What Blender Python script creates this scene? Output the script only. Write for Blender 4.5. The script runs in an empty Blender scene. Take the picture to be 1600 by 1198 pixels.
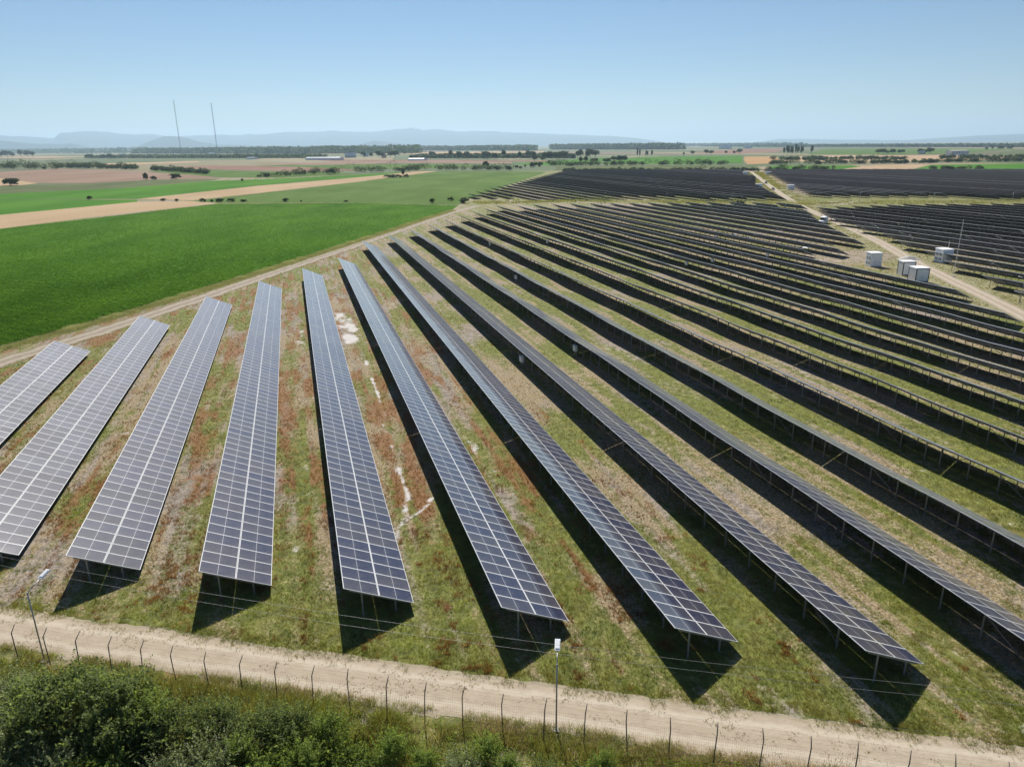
import bpy, math, random
import numpy as np
from mathutils import Matrix, Vector
rng = np.random.default_rng(7)
random.seed(7)
scene = bpy.context.scene
COL = scene.collection

# ------------------------------------------------------------------ camera model
H, F, PITCH, ROLL = 29.011, 1127.9, 0.31825, -0.01004
AZ, D, S0 = -0.2852, 9.02367, 0.71255
ZH, TILT, SL = 2.539, 0.4244, 4.798
T0, SKEW = 40.783, -4.8567
SUN_AZ, SUN_EL = -0.14416, math.atan(0.78511)
d = np.array([math.sin(AZ), math.cos(AZ)])
n = np.array([math.cos(AZ), -math.sin(AZ)])
W_ = SL * math.cos(TILT)
ZL = ZH - SL * math.sin(TILT)

def at(px, py, z=0.0):
    """ground point seen in the photograph at px, py (1600 x 1198)"""
    u, v = px - 800, py - 599
    cr, sr = math.cos(ROLL), math.sin(ROLL)
    a, b = u * cr + v * sr, -u * sr + v * cr
    c, s = math.cos(PITCH), math.sin(PITCH)
    dx, dy, dz = a / F, c - b / F * s, -s - b / F * c
    k = (z - H) / dz
    return dx * k, dy * k
def at_np(px, py, z=0.0):
    u, v = px - 800, py - 599
    cr, sr = math.cos(ROLL), math.sin(ROLL)
    a, b = u * cr + v * sr, -u * sr + v * cr
    c, s = math.cos(PITCH), math.sin(PITCH)
    dx, dy, dz = a / F, c - b / F * s, -s - b / F * c
    k = (z - H) / np.minimum(dz, -1e-6)
    return dx * k, dy * k
def project(x, y, z):
    z = z - H
    c, s = math.cos(PITCH), math.sin(PITCH)
    zc = y * c - z * s; yc = y * s + z * c
    zc = np.where(zc > .1, zc, .1)
    u, v = F * x / zc, -F * yc / zc
    cr, sr = math.cos(ROLL), math.sin(ROLL)
    return 800 + u * cr - v * sr, 599 + u * sr + v * cr
def st2xy(s, t): return n[0] * s + d[0] * t, n[1] * s + d[1] * t
def xy2st(x, y): return n[0] * x + n[1] * y, d[0] * x + d[1] * y
def sstep(a, b, x):
    q = np.clip((x - a) / (b - a), 0, 1); return q * q * (3 - 2 * q)
def und(s, t):
    """gentle undulation of the ground in the middle of the solar park"""
    f = sstep(27, 42, s) * (1 - sstep(98, 118, s)) * sstep(22, 45, t) * (1 - sstep(225, 260, t))
    return f * (0.085 * np.sin(2 * np.pi * (t + .4 * s) / 43.0) + 0.045 * np.sin(2 * np.pi * (t - .7 * s) / 19.0 + 1.0))
def gz(x, y):
    s, t = xy2st(x, y); return und(s, t)

# ------------------------------------------------------------------ numeric noise
def _hash(ix, iy, seed):
    h = (ix.astype(np.int64) * 374761393 + iy.astype(np.int64) * 668265263 + seed * 974711) & 0x7fffffff
    h = ((h ^ (h >> 13)) * 1274126177) & 0x7fffffff
    return ((h ^ (h >> 16)) & 0xffff) / 65535.0
def vnoise(x, y, seed=0):
    x = np.asarray(x, float); y = np.asarray(y, float)
    ix, iy = np.floor(x), np.floor(y); fx, fy = x - ix, y - iy
    fx = fx * fx * (3 - 2 * fx); fy = fy * fy * (3 - 2 * fy)
    a = _hash(ix, iy, seed); b = _hash(ix + 1, iy, seed); c = _hash(ix, iy + 1, seed); e = _hash(ix + 1, iy + 1, seed)
    return (a * (1 - fx) + b * fx) * (1 - fy) + (c * (1 - fx) + e * fx) * fy
def fbm(x, y, seed=0, o=3):
    r, amp, tot = 0, 1.0, 0
    for i in range(o):
        r = r + amp * vnoise(x * 2 ** i, y * 2 ** i, seed + i * 17); tot += amp; amp *= .5
    return r / tot
def in_poly(x, y, P):
    x = np.asarray(x); ins = np.zeros(x.shape, bool)
    for i in range(len(P)):
        x1, y1 = P[i]; x2, y2 = P[i - 1]
        c = ((y1 > y) != (y2 > y)) & (x < (x2 - x1) * (y - y1) / ((y2 - y1) if y2 != y1 else 1e-9) + x1)
        ins ^= c
    return ins
def dist_poly(x, y, P):
    best = np.full(np.shape(x), 1e9)
    for (x1, y1), (x2, y2) in zip(P[:-1], P[1:]):
        L = (x2 - x1) ** 2 + (y2 - y1) ** 2
        k = np.clip(((x - x1) * (x2 - x1) + (y - y1) * (y2 - y1)) / L, 0, 1)
        best = np.minimum(best, np.hypot(x - x1 - k * (x2 - x1), y - y1 - k * (y2 - y1)))
    return best

# ------------------------------------------------------------------ mesh builder
class MB:
    def __init__(self): self.v = []; self.q = []; self.t = []; self.qm = []; self.tm = []; self.nv = 0; self.uv = []; self.tuv = []; self.c = []
    def raw(self, V, Q=None, T=None, m=0, uv=None, tuv=None, col=None):
        V = np.asarray(V, float).reshape(-1, 3)
        if Q is not None and len(Q):
            Q = np.asarray(Q, int).reshape(-1, 4); self.q.append(Q + self.nv); self.qm.append(np.broadcast_to(np.asarray(m), (len(Q),)).copy())
            self.uv.append(np.zeros((len(Q), 4, 2)) if uv is None else np.asarray(uv, float).reshape(-1, 4, 2))
        if T is not None and len(T):
            T = np.asarray(T, int).reshape(-1, 3); self.t.append(T + self.nv); self.tm.append(np.broadcast_to(np.asarray(m), (len(T),)).copy())
            self.tuv.append(np.zeros((len(T), 3, 2)) if tuv is None else tuv)
        self.v.append(V); self.nv += len(V)
        self.c.append(np.ones((len(V), 4)) if col is None else np.asarray(col, float).reshape(-1, 4))
        return self
    def box(self, x0, x1, y0, y1, z0, z1, m=0, M=None):
        V = np.array([[x0, y0, z0], [x1, y0, z0], [x1, y1, z0], [x0, y1, z0], [x0, y0, z1], [x1, y0, z1], [x1, y1, z1], [x0, y1, z1]], float)
        if M is not None: V = V @ np.array(M.to_3x3()).T + np.array(M.translation)
        return self.raw(V, [[0, 3, 2, 1], [4, 5, 6, 7], [0, 1, 5, 4], [1, 2, 6, 5], [2, 3, 7, 6], [3, 0, 4, 7]], m=m)
    def tube(self, pts, r, m=0, k=6):
        pts = [np.array(p, float) for p in pts]; rr = [r] * len(pts) if np.isscalar(r) else r
        V = []; ref = None
        for i, p in enumerate(pts):
            a = pts[max(i - 1, 0)]; b = pts[min(i + 1, len(pts) - 1)]
            w = (b - a) / (np.linalg.norm(b - a) + 1e-12)
            if ref is None: ref = np.array([1., 0, 0]) if abs(w[0]) < .8 else np.array([0, 1., 0])
            u = ref - w * (ref @ w); u /= np.linalg.norm(u); ref = u; vv = np.cross(w, u)
            for j in range(k):
                an = 2 * math.pi * j / k; V.append(p + rr[i] * (u * math.cos(an) + vv * math.sin(an)))
        Q = [[i * k + j, i * k + (j + 1) % k, (i + 1) * k + (j + 1) % k, (i + 1) * k + j] for i in range(len(pts) - 1) for j in range(k)]
        T = [[0, j + 1, j] for j in range(1, k - 1)] + [[(len(pts) - 1) * k + a for a in (0, j, j + 1)] for j in range(1, k - 1)]
        return self.raw(V, Q, T, m)
    def build(self, name, mats, parent=None, smooth=False, loc=None, rz=None, attr=None):
        me = mesh_from(self, name, mats, smooth, attr)
        return link(name, me, parent, loc, rz)
def mesh_from(b, name, mats, smooth=False, attr=None):
    me = bpy.data.meshes.new(name)
    V = np.concatenate(b.v); q = np.concatenate(b.q) if b.q else np.zeros((0, 4), int); t = np.concatenate(b.t) if b.t else np.zeros((0, 3), int)
    nq, ntr = len(q), len(t)
    me.vertices.add(len(V)); me.vertices.foreach_set('co', V.astype(np.float32).ravel())
    me.loops.add(nq * 4 + ntr * 3); me.loops.foreach_set('vertex_index', np.concatenate([q.ravel(), t.ravel()]).astype(np.int32))
    me.polygons.add(nq + ntr)
    me.polygons.foreach_set('loop_start', np.concatenate([np.arange(nq) * 4, nq * 4 + np.arange(ntr) * 3]).astype(np.int32))
    mi = np.concatenate((b.qm if b.q else []) + (b.tm if b.t else []))
    me.polygons.foreach_set('material_index', mi.astype(np.int32))
    me.polygons.foreach_set('use_smooth', np.full(nq + ntr, bool(smooth)))
    if any(np.any(u) for u in b.uv):
        l = me.uv_layers.new(name='UVMap')
        l.data.foreach_set('uv', np.concatenate([np.concatenate(b.uv).ravel()] + ([np.concatenate(b.tuv).ravel()] if b.tuv else [])).astype(np.float32))
    if attr:
        a = me.color_attributes.new(attr, 'FLOAT_COLOR', 'POINT')
        a.data.foreach_set('color', np.concatenate(b.c).astype(np.float32).ravel())
    for m in (mats if isinstance(mats, (list, tuple)) else [mats]): me.materials.append(m)
    me.update(calc_edges=True)
    return me
def link(name, me, parent=None, loc=None, rz=None):
    o = bpy.data.objects.new(name, me); COL.objects.link(o)
    if parent is not None: o.parent = parent
    if loc is not None: o.location = loc
    if rz is not None: o.rotation_euler = (0, 0, rz)
    return o
def tag(o, label=None, cat=None, group=None, kind=None):
    if label: o['label'] = label
    if cat: o['category'] = cat
    if group: o['group'] = group
    if kind: o['kind'] = kind
    return o
def thing(name, loc, rz, label, cat, group=None):
    o = link(name, None, None, loc, rz); o.empty_display_size = .3
    return tag(o, label, cat, group)

# ------------------------------------------------------------------ materials
def new_mat(name):
    m = bpy.data.materials.new(name); m.use_nodes = True
    nt = m.node_tree; p = nt.nodes['Principled BSDF']; return m, nt, p
def N(nt, t, **k):
    x = nt.nodes.new(t)
    for a, b in k.items():
        if a.startswith('i_'):
            key = a[2:]; x.inputs[int(key) if key.isdigit() else key].default_value = b
        else: setattr(x, a, b)
    return x
def L(nt, a, b): nt.links.new(a, b)
def rgb(c): return (c[0], c[1], c[2], 1)
def mix(nt, fac, a, b, mode='MIX'):
    x = nt.nodes.new('ShaderNodeMix'); x.data_type = 'RGBA'; x.blend_type = mode
    for s_, val in ((x.inputs[0], fac), (x.inputs[6], a), (x.inputs[7], b)):
        if hasattr(val, 'node'): nt.links.new(val, s_)
        elif isinstance(val, (tuple, list)): s_.default_value = rgb(val)
        else: s_.default_value = val
    return x.outputs[2]
def math_(nt, op, a, b=0.0, c=None, clamp=False):
    x = nt.nodes.new('ShaderNodeMath'); x.operation = op; x.use_clamp = clamp
    for s_, val in zip(x.inputs, (a, b, c)):
        if val is None: continue
        if hasattr(val, 'node'): nt.links.new(val, s_)
        else: s_.default_value = val
    return x.outputs[0]
def smooth_(nt, x, a, b):
    y = nt.nodes.new('ShaderNodeMapRange'); y.interpolation_type = 'SMOOTHSTEP'
    nt.links.new(x, y.inputs[0]); y.inputs[1].default_value = a; y.inputs[2].default_value = b
    return y.outputs[0]
def coords(nt, scale=(1, 1, 1), rot=(0, 0, 0), out='Object'):
    c = nt.nodes.new('ShaderNodeTexCoord'); m = nt.nodes.new('ShaderNodeMapping')
    nt.links.new(c.outputs[out], m.inputs[0]); m.inputs['Scale'].default_value = scale; m.inputs['Rotation'].default_value = rot
    return m.outputs[0]
def noise(nt, vec, scale, detail=4, rough=.55, out=0):
    x = N(nt, 'ShaderNodeTexNoise', i_Scale=scale, i_Detail=detail, i_Roughness=rough); nt.links.new(vec, x.inputs['Vector']); return x.outputs[out]
def bump(nt, p, h, strength=.5, dist=.05):
    b = N(nt, 'ShaderNodeBump', i_Strength=strength, i_Distance=dist); nt.links.new(h, b.inputs['Height']); nt.links.new(b.outputs[0], p.inputs['Normal'])

def simple_mat(name, col, rough=.6, metal=0., var=.12, scale=3., spec=.4, objrand=False):
    m, nt, p = new_mat(name)
    f = noise(nt, coords(nt), scale, 4)
    c = mix(nt, f, tuple(x * (1 - var) for x in col), tuple(min(1, x * (1 + var)) for x in col))
    if objrand:
        oi = nt.nodes.new('ShaderNodeObjectInfo')
        c = mix(nt, math_(nt, 'MULTIPLY', oi.outputs['Random'], .5), c, tuple(x * .7 for x in col))
    L(nt, c, p.inputs['Base Color']); p.inputs['Roughness'].default_value = rough; p.inputs['Metallic'].default_value = metal
    p.inputs['Specular IOR Level'].default_value = spec
    return m
M = {}
M['steel'] = simple_mat('galvanised_steel', (.33, .34, .35), .45, .6, .15, 6)
M['alu'] = simple_mat('aluminium_frame', (.84, .84, .84), .45, .05, .06, 8)
M['frame_dull'] = simple_mat('dull_frame', (.30, .30, .32), .5, .1, .1, 4)
M['white'] = simple_mat('white_paint', (.86, .87, .88), .5, 0, .05, 1.5)
M['offwhite'] = simple_mat('offwhite_paint', (.80, .77, .75), .5, 0, .06, 1.5)
M['darkgrey'] = simple_mat('dark_grey_paint', (.05, .055, .065), .45, 0, .1, 3)
M['black'] = simple_mat('black_rubber', (.02, .02, .021), .7, 0, .1, 6)
M['glassdark'] = simple_mat('dark_glass', (.015, .02, .025), .08, 0, .02, 3, .6)
M['concrete'] = simple_mat('concrete', (.38, .36, .33), .85, 0, .18, 4)
M['rust'] = simple_mat('rusty_post', (.15, .125, .11), .7, .2, .35, 14)
M['wire'] = simple_mat('wire_metal', (.30, .29, .28), .5, .5, .15, 10)
M['cable'] = simple_mat('pale_cable', (.30, .30, .29), .5, .2, .05, 10)
M['wood'] = simple_mat('bark', (.12, .085, .06), .85, 0, .3, 10)
M['louvregrey'] = simple_mat('louvre_grey', (.34, .35, .37), .5, 0, .08, 3)
M['redpaint'] = simple_mat('red_paint', (.42, .09, .05), .5, 0, .1, 2)
M['mastgrey'] = simple_mat('mast_steel', (.34, .34, .36), .55, .2, .1, .05)
M['soilstone'] = simple_mat('soil_clod', (.24, .20, .155), .9, 0, .25, 6)
M['roof'] = simple_mat('roof_tile', (.36, .15, .09), .75, 0, .2, .5)
M['wallfar'] = simple_mat('pale_plaster', (.62, .58, .52), .8, 0, .1, .3)
M['plastic_sheet'] = simple_mat('white_film', (.80, .82, .82), .4, 0, .05, .2)
M['carpaint'] = simple_mat('grey_car_paint', (.16, .15, .16), .3, .3, .05, 1)

def module_material(name, merged):
    m, nt, p = new_mat(name)
    uv = nt.nodes.new('ShaderNodeUVMap'); sp = nt.nodes.new('ShaderNodeSeparateXYZ'); L(nt, uv.outputs[0], sp.inputs[0])
    U, V = sp.outputs[0], sp.outputs[1]          # U across the module (1.32 m), V down the slope (2.384 m)
    fu = math_(nt, 'FRACT', U); fv = math_(nt, 'FRACT', V)
    def edge(x, w): # 1 near 0 or 1
        a = math_(nt, 'ABSOLUTE', math_(nt, 'SUBTRACT', x, .5)); return math_(nt, 'GREATER_THAN', a, .5 - w)
    frame = math_(nt, 'MAXIMUM', edge(fu, .030 if merged else .0225), edge(fv, .019 if merged else .0175))
    half = math_(nt, 'LESS_THAN', math_(nt, 'ABSOLUTE', math_(nt, 'SUBTRACT', fv, .5)), .0055)
    cu = math_(nt, 'FRACT', math_(nt, 'MULTIPLY', fu, 6.0)); cv = math_(nt, 'FRACT', math_(nt, 'MULTIPLY', fv, 22.0))
    cell = math_(nt, 'MAXIMUM', edge(cu, .022), edge(cv, .036))
    # per module value
    if merged:
        wn = N(nt, 'ShaderNodeTexWhiteNoise', noise_dimensions='2D')
        cb = N(nt, 'ShaderNodeCombineXYZ'); L(nt, math_(nt, 'FLOOR', U), cb.inputs[0]); L(nt, math_(nt, 'FLOOR', V), cb.inputs[1]); L(nt, cb.outputs[0], wn.inputs['Vector']); r = wn.outputs['Value']
    else:
        oi = nt.nodes.new('ShaderNodeObjectInfo'); r = oi.outputs['Random']
    c = mix(nt, r, (.008, .013, .050), (.044, .041, .055))
    c = mix(nt, cell, c, (.12, .125, .16))
    dust = noise(nt, coords(nt), 1.3, 5)
    c = mix(nt, math_(nt, 'MULTIPLY', smooth_(nt, dust, .35, .8), .16), c, (.26, .23, .19))
    c = mix(nt, half, c, (.50, .51, .53))
    c = mix(nt, frame, c, (.74, .74, .73))
    L(nt, c, p.inputs['Base Color'])
    L(nt, math_(nt, 'MULTIPLY_ADD', r, .06, .48), p.inputs['Roughness'])
    p.inputs['Specular IOR Level'].default_value = .07
    p.inputs['Sheen Weight'].default_value = .60; p.inputs['Sheen Roughness'].default_value = .22; p.inputs['Coat Weight'].default_value = .8; p.inputs['Coat Roughness'].default_value = .07; p.inputs['Coat IOR'].default_value = 1.42
    return m
M['cells'] = module_material('solar_cells', False)
M['cells_merged'] = module_material('solar_cells_long', True)
M['back'] = simple_mat('module_backsheet', (.060, .054, .082), .5, 0, .1, 2)

def foliage_mat(name, dark, light, trans=.3, attr=True, rough=.6, spec=.06):
    m, nt, p = new_mat(name)
    if attr:
        a = N(nt, 'ShaderNodeAttribute', attribute_name='tint'); sp = nt.nodes.new('ShaderNodeSeparateColor'); L(nt, a.outputs['Color'], sp.inputs[0])
        c = mix(nt, sp.outputs[0], dark, light)
        c = mix(nt, math_(nt, 'MULTIPLY', sp.outputs[1], 1.0), c, (.30, .22, .09))
    else:
        c = mix(nt, noise(nt, coords(nt), .8, 4), dark, light)
    oi = nt.nodes.new('ShaderNodeObjectInfo')
    c = mix(nt, math_(nt, 'MULTIPLY', oi.outputs['Random'], .22), c, tuple(x * .55 for x in dark))
    L(nt, c, p.inputs['Base Color']); p.inputs['Roughness'].default_value = rough; p.inputs['Specular IOR Level'].default_value = spec
    tr = nt.nodes.new('ShaderNodeBsdfTranslucent'); L(nt, mix(nt, 1.0, c, (1.25, 1.3, .7), 'MULTIPLY'), tr.inputs[0])
    ms = N(nt, 'ShaderNodeMixShader', i_0=trans); L(nt, p.outputs[0], ms.inputs[1]); L(nt, tr.outputs[0], ms.inputs[2])
    L(nt, ms.outputs[0], nt.nodes['Material Output'].inputs['Surface'])
    return m
M['leaf_dark'] = foliage_mat('leaf_dark', (.070, .095, .032), (.26, .31, .125), .52)
M['leaf_mid'] = foliage_mat('leaf_mid', (.085, .125, .026), (.29, .36, .095), .52)
M['leaf_grey'] = foliage_mat('leaf_grey', (.12, .15, .07), (.38, .42, .25), .5)
M['leaf_yellow'] = foliage_mat('leaf_yellow', (.11, .12, .025), (.32, .31, .07), .4)
M['leaf_far'] = foliage_mat('leaf_far', (.034, .058, .022), (.105, .145, .055), .33)
M['grass'] = foliage_mat('grass_blades', (.080, .106, .022), (.310, .330, .082), .5)
M['bankgrass'] = foliage_mat('bank_blades', (.18, .18, .09), (.46, .44, .28), .45)
M['straw'] = foliage_mat('straw_blades', (.27, .20, .10), (.52, .41, .24), .48)
M['rustweed'] = foliage_mat('rust_weeds', (.17, .075, .028), (.40, .205, .09), .42)
M['crop'] = foliage_mat('crop_leaf', (.072, .180, .016), (.250, .440, .062), .47, spec=0.)

def tint(k, lo=0., hi=1., dry=0.):
    c = np.ones((k, 4)); c[:, 0] = rng.uniform(lo, hi, k); c[:, 1] = dry; return c

# ------------------------------------------------------------------ world, sun, camera
w = bpy.data.worlds.new("World"); scene.world = w; w.use_nodes = True
nt = w.node_tree; sky = N(nt, 'ShaderNodeTexSky', sky_type='NISHITA', sun_disc=False)
sky.sun_elevation = SUN_EL; sky.sun_rotation = SUN_AZ; sky.air_density = 1.0; sky.dust_density = 0.0; sky.ozone_density = 6.0; sky.altitude = 300
nt.nodes['Background'].inputs[1].default_value = 0.050
L(nt, sky.outputs[0], nt.nodes['Background'].inputs[0])
sl = bpy.data.lights.new('sun', 'SUN'); sl.energy = 5.0; sl.angle = math.radians(.53); sl.color = (1, .95, .87)
so = bpy.data.objects.new('sun', sl); COL.objects.link(so)
sdir = Vector((math.sin(SUN_AZ) * math.cos(SUN_EL), math.cos(SUN_AZ) * math.cos(SUN_EL), math.sin(SUN_EL)))
so.rotation_euler = (-sdir).to_track_quat('-Z', 'Y').to_euler(); so.location = sdir * 200
cam = bpy.data.cameras.new('camera'); cam.sensor_width = 36; cam.lens = 36 * F / 1600; cam.clip_end = 120000; cam.clip_start = .5
co = bpy.data.objects.new('camera', cam); COL.objects.link(co)
co.matrix_world = Matrix.Translation((0, 0, H)) @ Matrix.Rotation(math.pi / 2 - PITCH, 4, 'X') @ Matrix.Rotation(ROLL, 4, 'Z')
scene.camera = co
scene.view_settings.view_transform = 'Standard'; scene.view_settings.look = 'None'; scene.view_settings.exposure = 0.58; scene.view_settings.gamma = 1
scene.cycles.use_denoising = True
scene.cycles.max_bounces = 5; scene.cycles.diffuse_bounces = 3; scene.cycles.glossy_bounces = 3; scene.cycles.transmission_bounces = 3; scene.cycles.transparent_max_bounces = 6
scene.cycles.volume_bounces = 0

# ------------------------------------------------------------------ layout polylines (metres)
def P(*pts): return [at(*p) for p in pts]
road_up = P((0, 948), (300, 990), (530, 1020), (800, 1060), (1083, 1098), (1405, 1141), (1600, 1167))
def extend(pl, a, b):
    (x0, y0), (x1, y1) = pl[0], pl[1]; k = a / math.hypot(x1 - x0, y1 - y0); pl = [(x0 - (x1 - x0) * k, y0 - (y1 - y0) * k)] + pl
    (x0, y0), (x1, y1) = pl[-2], pl[-1]; k = b / math.hypot(x1 - x0, y1 - y0); return pl + [(x1 + (x1 - x0) * k, y1 + (y1 - y0) * k)]
road_up = extend(road_up, 30, 30)
FD = np.array([2.065, -0.432]); FD = FD / np.linalg.norm(FD); FN = np.array([-FD[1], FD[0]])   # fence direction, towards the park
F0 = np.array([-29.7, 36.0])
fence_line = [tuple(F0 + FD * k) for k in (-40, 0, 50, 100)]
track = P((0, 566), (150, 520), (319, 464), (440, 422), (562, 381), (640, 354), (700, 334), (745, 322))
track = extend(track, 40, 1)
bank = extend(P((0, 545), (150, 503), (300, 458), (412, 423), (500, 395), (600, 363), (660, 343), (705, 329)), 40, 1)
service = extend(P((1600, 494), (1545, 466), (1500, 444), (1440, 415), (1370, 376), (1330, 357), (1290, 340), (1255, 324), (1230, 310), (1210, 296), (1195, 285), (1182, 275), (1174, 269)), 60, 150)

def strip(pl, half, step=1.0, across=6, jit=.35, z=.012, seed=1, jscale=.6):
    """a road sheet along polyline pl with ragged edges"""
    pl = np.array(pl); seg = np.hypot(*(pl[1:] - pl[:-1]).T); cs = np.r_[0, np.cumsum(seg)]; n_ = int(cs[-1] / step) + 1
    u = np.linspace(0, cs[-1], n_); x = np.interp(u, cs, pl[:, 0]); y = np.interp(u, cs, pl[:, 1])
    k = max(3, int(4 / step)); ker = np.ones(k) / k
    if len(x) > 3 * k:
        xs = np.convolve(np.pad(x, (k, k), 'edge'), ker, 'same')[k:-k]; ys = np.convolve(np.pad(y, (k, k), 'edge'), ker, 'same')[k:-k]
        x[k:-k], y[k:-k] = xs[k:-k], ys[k:-k]
    tx, ty = np.gradient(x), np.gradient(y); l = np.hypot(tx, ty) + 1e-9; nx, ny = -ty / l, tx / l
    hl = half[0] if isinstance(half, tuple) else half; hr = half[1] if isinstance(half, tuple) else half
    wl = hl + jit * (fbm(u * jscale, u * 0 + 3.3, seed, 4) - .5) * 2; wr = hr + jit * (fbm(u * jscale, u * 0 + 9.7, seed + 5, 4) - .5) * 2
    V = []
    for j in range(across + 1):
        a = -wr + (wl + wr) * j / across
        X, Y = x + nx * a, y + ny * a; V.append(np.c_[X, Y, gz(X, Y) + z])
    V = np.stack(V, 1); idx = np.arange(n_ * (across + 1)).reshape(n_, across + 1)
    Q = np.stack([idx[:-1, :-1], idx[:-1, 1:], idx[1:, 1:], idx[1:, :-1]], -1).reshape(-1, 4)[:, ::-1]
    cc = np.ones((n_, across + 1, 4)); cc[:, :, 0] = np.linspace(-1, 1, across + 1)[None] * .5 + .5
    return MB().raw(V.reshape(-1, 3), Q, col=cc.reshape(-1, 4))

# ------------------------------------------------------------------ ground
def zones(s, t):
    """material weights of the park floor: green, straw, rust, salt"""
    x, y = st2xy(s, t)
    big = fbm(s / 5.5, t / 15, 3, 3); mid = fbm(s / 2.6, t / 6.5, 11, 3); b2 = fbm(s / 6.5, t / 11, 29, 3); b3 = fbm(s / 3.2, t / 9.0, 41, 3)
    left = 1 - sstep(18, 40, s)                       # the rusty, bare half of the park
    nearroad = 1 - sstep(1.0, 7.5, dist_poly(x, y, road_up))
    sk1, sk2, sk3 = fbm(s / .55, t / 13, 61, 3) - .5, fbm(s / .5, t / 12, 63, 3) - .5, fbm(s / .6, t / 8, 67, 3) - .5
    ph = ((s - S0 + 60 * D) % D) / D                     # place between two rows: 0 at a high edge
    lane = np.exp(-((ph - .80) / .13) ** 2)           # sunny strip in front of each row
    green = .50 * b2 + .50 * mid + .60 * sk1 + .13 * lane * (1 - left) - .025 + .02 * left + .09 * nearroad
    straw = .55 * b3 + .45 * big + .55 * sk2 - .01 + .05 * (1 - left) + .16 * np.exp(-((ph - .56) / .09) ** 2) * (1 - left)
    rust = left * (.50 + .42 * sstep(44, 62, t)) * (.48 * fbm(s / 2.1, t / 5.0, 57, 3) + .5 * fbm(s / 4, t / 7, 71, 3)) - (1 - left) * .13 + .05 * left * (1 - nearroad) * fbm(s / 2, t / 5, 77, 2)
    rust = rust + .26 * np.exp(-((s - 8.2) / 2.4) ** 2) * np.exp(-((t - 62) / 26) ** 2) + .30 * np.exp(-((s - 17.0) / 1.7) ** 2) * np.exp(-((t - 47) / 13) ** 2) + .36 * np.exp(-((s - 26.0) / 1.4) ** 2) * np.exp(-((t - 52) / 17) ** 2) + .30 * np.exp(-((s - 34.6) / 1.0) ** 2) * np.exp(-((t - 45) / 18) ** 2) + .6 * sk3 * (left + .55) - .01
    salt = np.zeros_like(s) - 1.0
    for (a, b, ra, rb, kk) in ((6.8, 114.5, 1.5, 4.2, 1.35), (7.2, 124, 2.0, 8.0, .95), (6.0, 133, 1.6, 4.0, .7), (15.2, 65.5, .6, 2.6, .85), (-.8, 118, .9, 5, .65)):
        salt = np.maximum(salt, kk * np.exp(-((s - a) / ra) ** 2 - ((t - b) / rb) ** 2) + 1.5 * (fbm(s / 1.3, t / 3.0, 91, 3) - .5) - .12)
    ch = [xy2st(*at(*p)) for p in ((565, 548), (578, 575), (590, 605), (600, 640), (612, 690), (625, 740), (637, 778), (630, 812), (622, 832), (612, 860))]
    ch2 = [xy2st(*at(*p)) for p in ((676, 776), (655, 800), (632, 815))]
    wob = fbm(s / .9, t / 1.6, 93, 3) - .5
    for cpl, wd in ((ch, .13), (ch2, .13)):
        salt = np.maximum(salt, .95 + 1.2 * wob - dist_poly(s + 1.2 * (mid - .5), t + 0 * wob, cpl) / wd * .42)
    soilw = left * (.7 * fbm(s / 3.5, t / 8, 83, 3) + .3 * fbm(s / 1.5, t / 4, 87, 2))
    for (a, b, ra, rb) in ((-2.2, 88, 2.2, 10), (-11.0, 62, 2.4, 8), (-1, 65, 2.0, 6), (7, 53, 1.8, 5), (-12, 100, 2, 8)):
        soilw = soilw + .35 * np.exp(-((s - a) / ra) ** 2 - ((t - b) / rb) ** 2)
    return green, straw, rust, salt, soilw
def geo(a, b, k): return a + (b - a) * (np.linspace(0, 1, k) ** 3.2)
ss = np.r_[-geo(72, 45000, 30)[::-1], np.arange(-71.4, 126, .6), geo(126.6, 45000, 30)]
tt = np.r_[-geo(20, 20000, 14)[::-1], np.arange(-19, 14, 1.5), np.arange(14, 262, .6), geo(263, 60000, 34)]
SS, TT = np.meshgrid(ss, tt, indexing='ij')
g_, st_, ru_, sa_, so_ = zones(SS, TT)
colr = np.stack([g_, st_, ru_, sa_], -1).reshape(-1, 4)
idx = np.arange(SS.size).reshape(SS.shape)
Q = np.stack([idx[:-1, :-1], idx[1:, :-1], idx[1:, 1:], idx[:-1, 1:]], -1).reshape(-1, 4)
gm = MB().raw(np.stack([SS, TT, und(SS, TT)], -1).reshape(-1, 3), Q, col=colr)

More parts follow.
